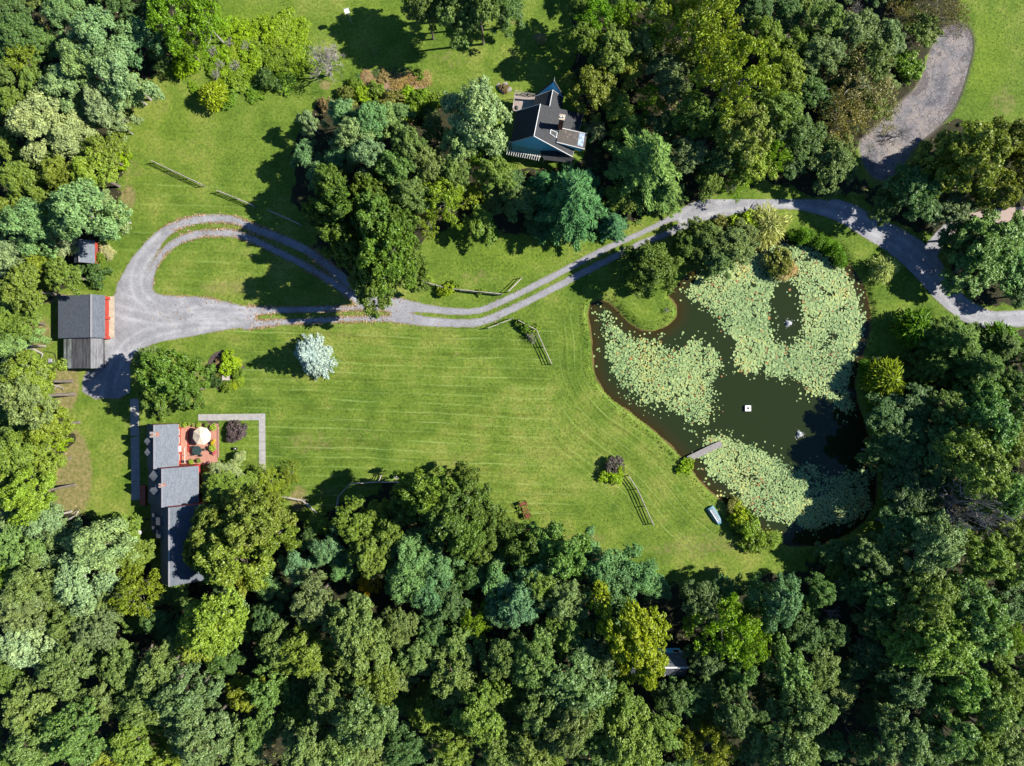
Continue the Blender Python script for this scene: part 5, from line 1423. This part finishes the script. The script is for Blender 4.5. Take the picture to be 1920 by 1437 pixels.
    MB().slab([p - [0, 0, 0.06] for p in (c0, c1, c2, c3)], 0.2).build('frame', M_WOODGREY, dk)
    for f in (0.02, 0.35, 0.67, 0.98):
        for P_ in (c0 + (c1 - c0) * f, c0 + (c3 - c0) * f):
            strip('railing_post', (P_[0], P_[1], 0), P_ + [0, 0, 0.95], 0.07, 0, M_WOODGREY, dk)
    for z in (0.45, 0.93):
        strip('railing', c0 + [0, 0, z], c1 + [0, 0, z], 0.06, 0, M_RAIL, dk); strip('railing', c0 + [0, 0, z], c3 + [0, 0, z], 0.06, 0, M_RAIL, dk)
    gr = thing('barbecue', W(967, 203, 1.6), 'dark kettle barbecue on the weathered deck of the dark-roofed house', 'barbecue')
    c = W(968, 203, 3.1)
    MB().lathe((c[0], c[1], 3.0), [(0.1, 0), (0.3, 0.12), (0.34, 0.28), (0.3, 0.42), (0.1, 0.52)], 14).build('kettle', M_BLACK, gr, smooth=True)
    for k in range(3):
        t = k * 2.1
        MB().tube([(c[0] + 0.3 * math.cos(t), c[1] + 0.3 * math.sin(t), 2.41), (c[0] + 0.12 * math.cos(t), c[1] + 0.12 * math.sin(t), 3.1)], 0.018, 5).build('leg', M_STEEL, gr)
north_house()

def cottage():
    g = thing('cottage', W(1230, 1240), 'grey-roofed white cottage in the woods with a pale ridge line', 'cottage')
    yN, yR, yS = W(0, 1224.5, 3.0)[1], W(0, 1252, 5.0)[1], W(0, 1267.5, 3.0)[1]
    x0, x1 = W(1138, 0, 4)[0], W(1287, 0, 4)[0]
    roof_plane('roof', [(x0, yN, 3.0), (x1, yN, 3.0), (x1, yR, 5.0), (x0, yR, 5.0)], 0.12, M_SHINGLE_SUNLIT, g)
    r = roof_plane('roof', [(x0, yS, 3.0), (x1, yS, 3.0), (x1, yR, 5.0), (x0, yR, 5.0)], 0.12, M_SHINGLE, g)
    MB().box(((x0 + x1) / 2 + 0.1, yR, 5.03), (x1 - x0 + 0.2, 0.26, 0.08)).build('ridge_cap', M_WHITE, r)
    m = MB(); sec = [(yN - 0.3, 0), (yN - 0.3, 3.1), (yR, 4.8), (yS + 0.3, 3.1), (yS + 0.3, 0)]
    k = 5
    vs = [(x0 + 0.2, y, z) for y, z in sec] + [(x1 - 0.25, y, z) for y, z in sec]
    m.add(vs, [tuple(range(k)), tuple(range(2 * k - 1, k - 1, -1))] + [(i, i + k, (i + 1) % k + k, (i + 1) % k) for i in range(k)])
    m.build('wall', M_SIDING_SHADE, g)
    for px in (1175, 1210, 1268):
        window(g, (W(px, 0, 1.6)[0], yN - 0.3, 1.6), 0.9, 1.1, 'N')
    for px in (1240, 1246):
        c = W(px, 1264.5, 3.6)
        MB().tube([c, c + [0, 0, 0.5]], 0.07, 8).build('vent_pipe', M_WHITE, r)
cottage()

# ------------------------------------------------------------------ fences
def fence(lab, rows, rails=(0.45, 0.85, 1.22), fallen=False):
    pts = [W(x, y) for x, y in rows]
    g = thing('rail_fence', pts[0], lab, 'fence', 'split rail fences')
    for i in range(len(pts) - 1):
        a, b = pts[i], pts[i + 1]
        L = np.linalg.norm(b - a); n = max(1, int(round(L / 2.9)))
        for k in range(n + 1):
            if k == n and i < len(pts) - 2: continue
            p = a + (b - a) * k / n
            MB().tube([p - [0, 0, 0.1], p + [rng.normal(0, 0.02), rng.normal(0, 0.02), 1.35 + rng.uniform(-0.05, 0.05)]], [0.085, 0.07], 6).build('post', M_WOODGREY, g)
        for k in range(n):
            p, q = a + (b - a) * k / n, a + (b - a) * (k + 1) / n
            for z in rails:
                j = lambda: np.array([rng.normal(0, 0.02), rng.normal(0, 0.02), rng.normal(0, 0.02)])
                MB().tube([p + [0, 0, z] + j(), (p + q) / 2 + [0, 0, z - 0.02] + j(), q + [0, 0, z] + j()], [0.055, 0.075, 0.055], 6).build('rail', M_RAIL, g)
    return g
fence('split rail fence standing alone on the lawn north-west of the loop drive', [(291, 306), (384, 350)])
fence('pale rail fence in tree shade, longer run above the loop drive', [(412, 361), (446, 374), (480, 389)])
fence('pale rail fence in tree shade touching the big green trees', [(507, 397), (567, 424)])
fence('weathered rail fence half hidden by bushes above the drive bend', [(795, 530), (842, 543), (862, 545), (941, 553)])
fence('short rail fence slanting up from the drive bend', [(953, 548), (979, 522)], rails=(0.6, 1.2))
fence('single low rail propped beside the lawn edge of the drive', [(916, 616), (962, 598)], rails=(1.1,))
fence('corner rail fence behind the spindly shrub near the pond path', [(972, 602), (990, 612), (1006, 620), (1019, 651), (1034, 683)])
fence('zigzag rail fence beneath the yellow-olive tree by the farmhouse', [(513, 927), (543, 932), (572, 938), (599, 964)])
fence('angled rail fence at the lawn edge of the lower wood', [(633, 958), (636, 931), (658, 906), (715, 903), (774, 903)])
fence('short gate-like rail stub on the fence at the lower wood', [(711.5, 902), (717, 889)])
fence('rail fence running down from the purple bush near the dock', [(1177, 892), (1194, 917), (1208, 949), (1223, 982)])

# ------------------------------------------------------------------ boats, dock, raft, fountains
def dock():
    g = thing('dock', W(1290, 862), 'narrow grey plank dock bent at its end among lily pads', 'dock')
    ln = [np.append(wxy([p])[0], 0.05) for p in ((1288, 862), (1336, 839), (1353, 832))]
    for a, b in zip(ln[:-1], ln[1:]):
        L = np.linalg.norm(b - a); d = (b - a) / L; ang = math.atan2(d[1], d[0]); n = int(L / 0.17)
        for s in (-0.35, 0.35):
            nn = np.array([-d[1], d[0], 0]) * s
            MB().tube([a + nn - [0, 0, 0.08], b + nn - [0, 0, 0.08]], 0.05, 4).build('stringer', M_WOODGREY, g)
        for k in range(n):
            p = a + d * (k + 0.5) * L / n
            MB().box((p[0], p[1], p[2] + rng.uniform(-0.01, 0.01)), (L / n - 0.015, 1.0 + rng.uniform(-0.04, 0.04), 0.04), ang).build('plank', M_WOODGREY, g)
        for f in (0.35, 0.98):
            for s in (-0.45, 0.45):
                p = a + d * L * f + np.array([-d[1], d[0], 0]) * s
                MB().tube([(p[0], p[1], -1.5), (p[0], p[1], 0.0)], 0.06, 6).build('pile', M_WOODGREY, g)
dock()

def boat():
    c = W(1341, 967, 0.3)
    ang = math.atan2(-(980 - 951), 1350 - 1331)   # long axis on the ground
    g = thing('rowing_boat', (c[0], c[1], 0), 'upturned blue-green and bare metal rowing boat on the bank', 'boat')
    d = np.array([math.cos(ang), math.sin(ang), 0]); nrm = np.array([-d[1], d[0], 0])
    secs = []
    L = 3.0
    m = MB(); vs, fs = [], []
    prof = [(-0.62, 0.02), (-0.60, 0.22), (-0.42, 0.50), (0.0, 0.55), (0.42, 0.50), (0.60, 0.22), (0.62, 0.02)]
    st = [(-1.68, 0.95, 0.95), (-1.6, 1.05, 1.0), (0.0, 1.12, 1.0), (0.9, 1.08, 0.97), (1.45, 0.95, 0.85), (1.66, 0.8, 0.55)]
    for x, w, h in st:
        for y, z in prof:
            vs.append(c * [1, 1, 0] + d * x + nrm * y * w + np.array([0, 0, z * h]))
    k = len(prof)
    for i in range(len(st) - 1):
        for j in range(k - 1):
            fs.append((i * k + j, i * k + j + 1, (i + 1) * k + j + 1, (i + 1) * k + j))
    fs.append(tuple(range(k - 1, -1, -1))); fs.append(tuple(range((len(st) - 1) * k, len(st) * k)))
    m.add(vs, fs); m.build('hull', M_BLUEBOAT, g, bevel=0.02)
    for y, w in ((-0.27, 0.26), (0.0, 0.10), (0.16, 0.07), (0.30, 0.07)):
        p = [c * [1, 1, 0] + d * x + nrm * y + np.array([0, 0, 0.575 * h - abs(y) * 0.04]) for x, h in ((-1.38, 1.0), (0.0, 1.0), (1.15, 0.93))]
        MB().tube(p, [w / 2] * 3, 6).build('keel_strip', M_BOATPALE, g)
    for s in (-0.60, 0.60):
        p = [c * [1, 1, 0] + d * x + nrm * s * w + np.array([0, 0, 0.05]) for x, w in ((-1.45, 0.95), (0, 1.06), (1.3, 0.88))]
        MB().tube(p, 0.04, 6).build('gunwale', M_BLUEBOAT, g)
boat()

def raft():
    c = W(1403, 766, 0); z = WATER_Z
    g = thing('floating_raft', (c[0], c[1], z), 'small white square floating raft with a dark hole on open water', 'raft')
    m = MB(); s = 0.5; h = 0.14
    for dx, dy, sx, sy in ((-0.33, 0, 0.34, 1.0), (0.33, 0, 0.34, 1.0), (0, 0.33, 0.32, 0.34), (0, -0.33, 0.32, 0.34)):
        m.box((c[0] + dx, c[1] + dy, z + 0.2), (sx - 0.002, sy - 0.002, 0.3))
    m.build('float', M_WHITE, g, bevel=0.015)
    MB().lathe((c[0], c[1], z + 0.05), [(0.12, 0), (0.14, 0.18), (0.08, 0.26)], 10).build('pump', M_BLACK, g)
raft()

def fountain(px, py, lab, seed):
    r = np.random.default_rng(seed)
    c = W(px, py, 0); z = WATER_Z
    g = thing('fountain', (c[0], c[1], z), lab, 'fountain', 'pond fountains')
    MB().lathe((c[0], c[1], z - 0.05), [(0.08, 0), (0.09, 0.08), (0.05, 0.13), (0.03, 0.2)], 12).build('nozzle', M_BLACK, g)
    m = MB()
    for i in range(700):
        a = r.uniform(0, 6.28); v = r.uniform(0.15, 1.0); t = r.uniform(0, 1)
        rad = 0.6 * v * t * (1 + 0.3 * math.sin(3 * a + seed)); zz = z + 0.05 + 0.55 * (t - t * t) * (1.3 - 0.5 * v) * 2
        s = r.uniform(0.02, 0.055)
        p = np.array([c[0] + rad * math.cos(a), c[1] + rad * math.sin(a), zz])
        m.add([p + [s, 0, 0], p + [-s * .6, s, 0], p + [-s * .6, -s, 0], p + [0, 0, s * 1.6], p - [0, 0, s]], [(0, 1, 3), (1, 2, 3), (2, 0, 3), (1, 0, 4), (2, 1, 4), (0, 2, 4)])
    for i in range(260):
        a = r.uniform(0, 6.28); rad = abs(r.normal(0, 0.34)) * (1 + 0.35 * math.sin(3 * a + seed)); s = r.uniform(0.02, 0.07)
        p = np.array([c[0] + rad * math.cos(a), c[1] + rad * math.sin(a), z + r.uniform(0.01, 0.04)])
        m.add([p + [s * math.cos(q + a), s * math.sin(q + a) * 0.7, 0.004 * k_] for k_, q in enumerate((0, 1.3, 2.6, 3.9, 5.1))], [(0, 1, 2, 3, 4)])
    sp = m.build('spray', M_FOAM, g); sp['kind'] = 'stuff'
fountain(1480, 606, 'white fountain spray in the pool among lily pads', 1)
fountain(1501, 815, 'white fountain spray in open water near the shaded bank', 2)

# ------------------------------------------------------------------ rusty farm wagon
def wagon():
    c = W(985, 957, 0)
    ang = math.atan2(-(975 - 941), 993 - 981)
    d = np.array([math.cos(ang), math.sin(ang), 0]); n = np.array([-d[1], d[0], 0])
    P = lambda x, y, z: c + d * x + n * y + np.array([0, 0, z])
    g = thing('farm_wagon', c, 'rusty old farm machine chassis abandoned on the mown lawn', 'farm machine')
    for s in (-0.42, 0.42):
        MB().tube([P(-1.5, s, 0.75), P(0.2, s * 0.95, 0.75), P(1.1, s * 0.7, 0.75), P(1.55, s * 0.35, 0.72)], [0.07, 0.07, 0.06, 0.06], 4).build('side_rail', M_RUST, g)
    MB().box(P(-1.3, 0, 0.82), (0.5, 0.9, 0.16), ang).build('tool_box', M_RUST, g)
    MB().box(P(-0.0, 0.05, 1.0), (0.16, 1.25, 0.14), ang).build('cross_beam', M_RUST, g)
    MB().box(P(0.95, 0, 0.85), (0.62, 0.6, 0.10), ang).build('front_plate', M_RUST, g)
    MB().box(P(0.55, 0.1, 0.8), (0.12, 0.9, 0.1), ang).build('cross_bar', M_RUST, g)
    MB().tube([P(-0.6, 0.2, 0.8), P(0.8, -0.25, 0.85)], 0.05, 5).build('draw_rod', M_RUST, g)
    MB().tube([P(0.3, 0.1, 0.8), P(0.35, 0.12, 1.7)], 0.035, 5).build('lever', M_RUST, g)
    MB().lathe(P(-0.5, 0.0, 1.05), [(0.05, -0.25), (0.2, 0), (0.24, 0.06), (0.2, 0.06)], 10).build('seat', M_RUST, g)
    for x, r in ((-1.15, 0.5), (0.95, 0.36)):
        MB().tube([P(x, -0.62, r), P(x, 0.62, r)], 0.04, 6).build('axle', M_RUST, g)
        for s in (-0.62, 0.62):
            w = MB(); ring = [P(x + r * math.cos(t), s, r + r * math.sin(t)) for t in np.linspace(0, 2 * math.pi, 17)]
            w.tube(ring, 0.045, 5, cap=False)
            wh = w.build('wheel', M_RUST, g)
            for t in np.arange(0, 6.28, math.pi / 4):
                MB().tube([P(x, s, r), P(x + r * math.cos(t), s, r + r * math.sin(t))], 0.018, 4, cap=False).build('spoke', M_RUST, wh)
wagon()

# ------------------------------------------------------------------ small garden things
def nest_box():
    b = W(661, 45)
    g = thing('nest_box', b, 'white nest box on a tall pole standing on the northern lawn', 'nest box')
    MB().tube([b, b + [0, 0, 3.7]], 0.04, 6).build('pole', M_WHITE, g)
    bx = MB().box(b + [0, 0, 3.95], (0.6, 0.55, 0.5), 0.3).build('box', M_WHITE, g)
    m = MB()
    p = b + [0, 0, 4.2]
    ca, sa = math.cos(0.3), math.sin(0.3)
    R = lambda x, y, z: p + np.array([x * ca - y * sa, x * sa + y * ca, z])
    for s in (-1, 1):
        m.slab([R(-0.4, 0, 0.32), R(0.4, 0, 0.32), R(0.4, s * 0.42, 0.0), R(-0.4, s * 0.42, 0.0)], 0.03)
    m.build('roof', M_WHITE, g)
    for s in (-0.14, 0.14):
        q = b + [0, 0, 3.95] + np.array([s * ca + 0.28 * sa, s * sa - 0.28 * ca, 0.05])
        MB().box(q, (0.08, 0.03, 0.08), 0.3).build('entrance_hole', M_BLACK, bx)
nest_box()

def bird_bath(px, py, lab, mat, h=0.8, r=0.3):
    c = W(px, py)
    g = thing('bird_bath', c, lab, 'bird bath')
    MB().lathe(c, [(r * 0.7, 0), (r * 0.65, 0.06), (0.07, 0.12), (0.06, h - 0.1)], 12).build('pedestal', mat, g)
    MB().lathe(c + [0, 0, h - 0.12], [(0.06, 0), (r, 0.1), (r, 0.13), (r * 0.85, 0.13), (0.05, 0.05)], 18).build('bowl', mat, g)
    MB().lathe(c + [0, 0, h - 0.05], [(0.09, 0), (0.1, 0.1), (0.02, 0.2)], 8).build('finial', M_WHITE, g)
bird_bath(444, 841, 'small dark bird bath on the lawn beside the purple tree', M_BLACK, 0.7, 0.28)
bird_bath(745, 893, 'pale bird bath in shade beside the rail fence of the lower wood', M_STONE, 0.8, 0.42)

def garden_bench():
    c = W(428, 709)
    g = thing('potting_bench', c, 'small pale-topped wooden stand among the oval bed shrubs', 'stand')
    for k in range(2):
        MB().box((c[0] - 0.32 + k * 0.65, c[1], 1.05), (0.62, 0.8, 0.06)).build('top_board', M_RAIL, g)
    for sx in (-0.55, 0.55):
        for sy in (-0.32, 0.32):
            MB().box((c[0] + sx, c[1] + sy, 0.51), (0.09, 0.09, 1.02)).build('leg', M_WOODGREY, g)
    MB().box((c[0], c[1], 0.4), (1.1, 0.7, 0.05)).build('shelf', M_WOODGREY, g)
garden_bench()

def garden_cart():
    c = W(98, 678)
    g = thing('garden_cart', c, 'dark two-wheeled garden cart with a grey lid beside the garage', 'cart')
    MB().box((c[0] - 0.2, c[1], 0.5), (0.9, 0.62, 0.4), 0.1).build('tray', M_BLACK, g, bevel=0.03)
    MB().box((c[0] + 0.15, c[1] + 0.1, 0.78), (0.66, 0.6, 0.12), 0.1).build('lid', M_STEEL, g, bevel=0.02)
    for s in (-0.38, 0.38):
        w = MB(); w.tube([(c[0] - 0.5, c[1] + s - 0.05, 0.25), (c[0] - 0.5, c[1] + s + 0.05, 0.25)], 0.25, 14)
        wh = w.build('wheel', M_BLACK, g)
        h = MB(); h.tube([(c[0] - 0.5, c[1] + s - 0.07, 0.25), (c[0] - 0.5, c[1] + s + 0.07, 0.25)], 0.09, 10); h.build('hub', M_WHITE, wh)
    MB().tube([(c[0] + 0.4, c[1] - 0.25, 0.6), (c[0] + 0.9, c[1] - 0.25, 0.85), (c[0] + 0.9, c[1] + 0.25, 0.85), (c[0] + 0.4, c[1] + 0.25, 0.6)], 0.025, 6).build('handle', M_STEEL, g)
    hz = thing('garden_hose', c, 'black hose loop lying round the garden cart', 'hose')
    pts = [W(86, 660), W(95, 661), W(103, 664), W(106, 673), W(107, 684), W(103, 690), W(97, 695), W(93, 688)]
    sp = spline([list(p[:2]) for p in pts], 6)
    MB().tube([(p[0], p[1], 0.12) for p in sp], 0.06, 6).build('hose', M_BLACK, hz)
garden_cart()

def log(pts, r, lab, mat=None):
    g = thing('fallen_log', W(*pts[0]), lab, 'log', 'fallen logs at the wood edge')
    P = [W(p[0], p[1]) + [0, 0, r * 0.9 + (p[2] if len(p) > 2 else 0)] for p in pts]
    MB().tube(P, [r * (1 - 0.5 * i / (len(P) - 1)) for i in range(len(P))], 8).build('trunk', mat or BARK_PALE, g)
    for i in range(1, len(P)):
        q = P[i]; a = rng.uniform(0, 6.28)
        MB().tube([q, q + np.array([math.cos(a), math.sin(a), 0.5]) * rng.uniform(0.6, 1.3)], [r * 0.35, r * 0.1], 5).build('branch', mat or BARK_PALE, g)
log([(52, 652), (66, 656), (82, 664)], 0.3, 'pale barkless log poking from the wood toward the garden cart')
log([(108, 866), (104, 878), (98, 890)], 0.28, 'short pale log lying at the dry turf beside the lime shrub', DEADWOOD)
log([(96, 722), (108, 724), (118, 727)], 0.2, 'thin pale log on the dry grass south of the garage', DEADWOOD)
log([(128, 975), (144, 966), (150, 955)], 0.22, 'pale stump and log at the lower end of the dry lawn', DEADWOOD)

def stones():
    g = thing('stone_table', W(461, 917), 'round pale stone slab half hidden by the tree east of the farmhouse', 'stone')
    c = W(461, 917)
    MB().lathe(c, [(0.3, 0), (0.3, 0.35), (0.75, 0.38), (0.78, 0.46), (0.72, 0.5)], 16).build('slab', M_STONE, g)
    c = W(262, 998, 3)
    s = thing('satellite_dish', (c[0], c[1], 0), 'small white dish on a mast beside the shaded farmhouse wall', 'dish')
    MB().tube([(c[0], c[1], 0), (c[0], c[1], 3.0)], 0.04, 6).build('mast', M_STEEL, s)
    MB().lathe((c[0], c[1], 3.0), [(0.05, 0), (0.3, 0.06), (0.42, 0.16), (0.44, 0.17), (0.3, 0.10), (0.05, 0.05)], 16).build('dish', M_WHITE, s)
    c = W(945, 166)
    for k, (dx, dy, r) in enumerate(((-0.8, 0.3, 0.55), (0.2, 0.5, 0.6), (0.9, -0.2, 0.5), (-0.2, -0.5, 0.5))):
        lab = ['pale flagstone at the outer end beside the weathered deck', 'pale flagstone on the lawn side beside the weathered deck', 'pale flagstone touching the weathered deck', 'pale flagstone under the grey-green tree beside the deck'][k]
        pts = [(c[0] + dx + r * math.cos(a) * rng.uniform(0.75, 1.1), c[1] + dy + r * math.sin(a) * rng.uniform(0.75, 1.1)) for a in np.arange(0, 6.28, 0.9)]
        o = MB().prism(pts, -0.02, 0.12 + 0.004 * k).build('flagstone', M_STONE, None)
        set_props(o, lab, 'flagstone', 'flagstones by the deck')
stones()
LANDMARKS = [('the red garage', 160, 620), ('the grey shed', 158, 470), ('the red farmhouse', 305, 920), ('the dark-roofed house', 1020, 235), ('the woodland cottage', 1262, 1242),
             ('the silver spruce', 585, 668), ('the wooden dock', 1320, 845), ('the upturned boat', 1340, 967), ('the rusty wagon', 985, 957), ('the dry pond bed', 1715, 200),
             ('the nest box pole', 652, 30), ('the loop drive', 400, 490), ('the pond raft', 1403, 766), ('the drive fork', 1745, 470), ('the big bare tree', 1830, 955), ('the golden tree', 690, 1095), ('the mustard tree', 1190, 1195)]
DIRS = ['east', 'north-east', 'north', 'north-west', 'west', 'south-west', 'south', 'south-east']
ORD = ['first', 'second', 'third', 'fourth', 'fifth', 'sixth', 'seventh', 'eighth', 'ninth', 'tenth', 'eleventh', 'twelfth', 'thirteenth', 'fourteenth', 'fifteenth', 'sixteenth', 'seventeenth', 'eighteenth', 'nineteenth', 'twentieth']
NOUN = {'shrub': 'shrub', 'grass_clump': 'grass clump', 'juniper_bush': 'bush', 'bare_tree': 'bare tree'}
GROUPS = {'locust_tree': 'feathery blue-green trees', 'oak_tree': 'woodland trees in shades of green', 'maple_tree': 'dense-leaved trees', 'walnut_tree': 'yellowing trees', 'ash_tree': 'light green trees',
          'birch_tree': 'thin brownish trees by the dry bed', 'willow_tree': 'fine-leaved trees by the water', 'pine_tree': 'pine trees', 'shrub': 'shrubs', 'grass_clump': 'clumps of tall grass',
          'juniper_bush': 'spreading evergreen bushes', 'bare_tree': 'leafless trees', 'understory_tree': 'low trees under the canopy'}

def plant(px, py, d, code, hscale=1.0, name=None, rot=None):
    kind, srgb, desc, nm = PAL[code]
    if d < 66 and kind in ('oak', 'maple') and False:
        kind = 'shrub'
    cm, tm, R0, hc0, mat, bark = VAR[kind][int(rng.integers(len(VAR[kind])))]
    zs = rng.uniform(0.85, 1.2) * hscale * (1.15 if kind == 'oak' else 1.3 if kind in ('oak', 'maple', 'locust', 'loose') else 1.0)
    # crown centre height depends on size; solve for scale
    s = d / 2 / S / R0
    for _ in range(3):
        hc = min(s * zs * hc0, 40)
        s = d / 2 / S * (1 - hc / HC) / R0
    hc = s * zs * hc0
    p = W(px, py, hc)
    big = kind not in ('shrub', 'tussock', 'juniper')
    root = thing(name or nm, (p[0], p[1], 0), None, None)
    ex = rng.uniform(0.86, 1.2)
    root.scale = (s * ex, s / ex ** 0.8, s * zs)
    root.rotation_euler = (0, 0, rng.uniform(0, 6.28) if rot is None else rot)
    c = link_mesh('branches' if kind == 'bare' else ('crown' if big else 'foliage'), cm, mat, root)
    k = KF * (1 + rng.normal(0, 0.07))
    col = np.array(lin(srgb)) * k * (1 + rng.normal(0, 1, 3) * np.array([0.05, 0.025, 0.08]))
    lum = float(col @ np.array([0.25, 0.65, 0.10])); col = np.maximum(lum + (col - lum) * 1.1, 0.004)
    c.color = (float(col[0]), float(col[1]), float(col[2]), 1)
    t = link_mesh('trunk' if big else 'stem', tm, bark, root)
    ds = 'small ' if d < 58 and big else ('broad ' if d >= 108 else '')
    TREES.append([root, px, py, d, ds + desc, NOUN.get(nm, 'tree'), name or nm])
    return root

def plant_all():
    rows = []
    for ln in TL.strip().splitlines():
        for it in ln.split(';'):
            a = it.split()
            rows.append((float(a[0]), float(a[1]), float(a[2]), a[3]))
    for px, py, d, code in rows:
        hs = 1.0
        if code in ('D',): hs = 0.85
        if code == 'D' and 1630 < px < 1780 and 740 < py < 1000: hs = 0.68
        if px > 1720 and 380 < py < 520: hs = 0.62
        if code == 'PD': hs = 0.72
        if py < 40 and 740 < px < 920: hs = 1.4
        if code in ('tR', 'sR', 'sD') and 660 < px < 812 and py < 162: hs = 0.4
        if code == 'X' and d >= 70: hs = 1.9
        if code in ('sV', 'sG') and 310 < px < 600 and py < 200: hs = 0.42
        if 540 < px < 800 and 190 < py < 560 and d > 40: hs = 1.2
        if 385 < px < 560 and 840 < py < 945: hs = 0.36
        if 1085 < px < 1185 and 120 < py < 245: hs = 0.72
        plant(px, py, d, code, hs)
    # low trees that close the gaps of the woodland
    cell = 7
    xs = np.arange(-45, 1966, cell); ys = np.arange(-45, 1483, cell)
    X, Y = np.meshgrid(xs, ys, indexing='ij')
    P = np.stack([X.ravel(), Y.ravel()], 1)
    Pw = np.stack([(P[:, 0] - 960) / S, (718.5 - P[:, 1]) / S], 1)
    free = forest_q(Pw) < -1.3
    for px, py, d, code in rows:
        if PAL[code][0] not in ('bare', 'tussock', 'sparse'):
            free &= (P[:, 0] - px) ** 2 + (P[:, 1] - py) ** 2 > (d * 0.47) ** 2
    # keep clear: buildings, deck, leaf-strewn openings, the dry bed, the drive
    for x0, y0, x1, y1 in [(935, 130, 1110, 320), (1130, 1190, 1310, 1290), (250, 770, 400, 1110), (60, 530, 220, 710), (125, 435, 215, 500), (1225, 1100, 1300, 1230), (1560, 1095, 1640, 1150), (1550, 1350, 1640, 1437)]:
        free &= ~((P[:, 0] > x0) & (P[:, 0] < x1) & (P[:, 1] > y0) & (P[:, 1] < y1))
    free &= mud_q(Pw) > 1.0
    free &= drive_q(Pw) > 1.5
    free &= pond_q(Pw) > 1.0
    order = rng.permutation(len(P))
    n = 0
    for i in order:
        if not free[i] or n >= 150: continue
        q = P[i]
        d = rng.uniform(42, 74)
        m = (P[:, 0] - q[0]) ** 2 + (P[:, 1] - q[1]) ** 2 < (d * 0.5) ** 2
        if free[m].mean() < 0.45: continue
        code = ['D', 'D', 'G', 'O', 'OG', 'M2'][int(rng.integers(6))]
        plant(float(q[0]), float(q[1]), d, code, 0.62, name='understory_tree')
        free &= (P[:, 0] - q[0]) ** 2 + (P[:, 1] - q[1]) ** 2 > (d * 0.45) ** 2
        n += 1
    print('understory', n, 'all plants', len(TREES))

def label_all():
    by = {}
    for r in TREES:
        root, px, py, d, desc, noun, nm = r
        ld = [(math.hypot(px - l[1], py - l[2]), l) for l in LANDMARKS]
        ld = [x for x in ld if x[0] > 12]
        dist, lm = min(ld, key=lambda x: x[0])
        sec = DIRS[int(round(math.atan2(lm[2] - py, px - lm[1]) / (math.pi / 4))) % 8]
        key = (desc, noun, lm[0], sec)
        by.setdefault(key, []).append((dist, r))
    for (desc, noun, lm, sec), v in by.items():
        v.sort(key=lambda x: x[0])
        for i, (dist, r) in enumerate(v):
            if len(v) == 1: lab = f'{desc} {noun} to the {sec} of {lm}'
            else: lab = f'{desc} {noun}, {ORD[min(i, 19)]} one out to the {sec} of {lm}'
            root, nm = r[0], r[6]
            set_props(root, lab, NOUN.get(nm, 'tree').replace('bare tree', 'tree').replace('grass clump', 'grass'), GROUPS.get(nm))
plant_all()
# features that stand alone
for r in TREES:
    pass
label_all()

# ------------------------------------------------------------------ undergrowth on the woodland floor
def undergrowth():
    n = 2600
    P = np.stack([rng.uniform(-90, 90, n * 3), rng.uniform(-69, 69, n * 3)], 1)
    d = forest_q(P)
    keep = (d < 0.3) & (drive_q(P) > 0.8) & (pond_q(P) > 0.6) & (mud_q(P) > 0.4)
    px = P[:, 0] * S + 960; py = 718.5 - P[:, 1] * S
    for x0, y0, x1, y1 in [(940, 140, 1110, 320), (1130, 1190, 1310, 1290), (255, 770, 400, 1110), (60, 530, 220, 710)]:
        keep &= ~((px > x0) & (px < x1) & (py > y0) & (py < y1))
    P = P[keep][:n]; n = len(P)
    k = 26
    r = rng.uniform(0.35, 1.0, n)
    C = np.repeat(np.column_stack([P, np.full(n, 0.1)]), k, 0)
    e = unit(rng.normal(0, 1, (n * k, 3))); e[:, 2] = np.abs(e[:, 2])
    C = C + e * (np.repeat(r, k) * rng.uniform(0.4, 1, n * k))[:, None] * np.array([1, 1, 0.8])
    Nn = unit(e * 0.5 + np.array([0, 0, 0.5]) + 0.6 * rng.normal(0, 1, C.shape))
    tone = np.repeat(rng.random(n), k)
    me = leaf_mesh('undergrowth', C, Nn, rng.uniform(0.10, 0.22, n * k), 0.5, np.clip(tone + rng.normal(0, 0.12, n * k), 0, 1), np.zeros(n * k))
    t = NT('undergrowth')
    col = t.ramp(t.attr('rnd'), [(0.0, (0.03, 0.055, 0.015)), (0.5, (0.06, 0.105, 0.02)), (0.8, (0.12, 0.16, 0.025)), (0.93, (0.17, 0.15, 0.04)), (1.0, (0.19, 0.10, 0.05))])
    o = link_mesh('undergrowth', me, t.finish(t.principled(col, 0.6, None, 0.2)))
    set_props(o, 'low mixed undergrowth on the shaded woodland floor', 'undergrowth', kind='stuff')
undergrowth()
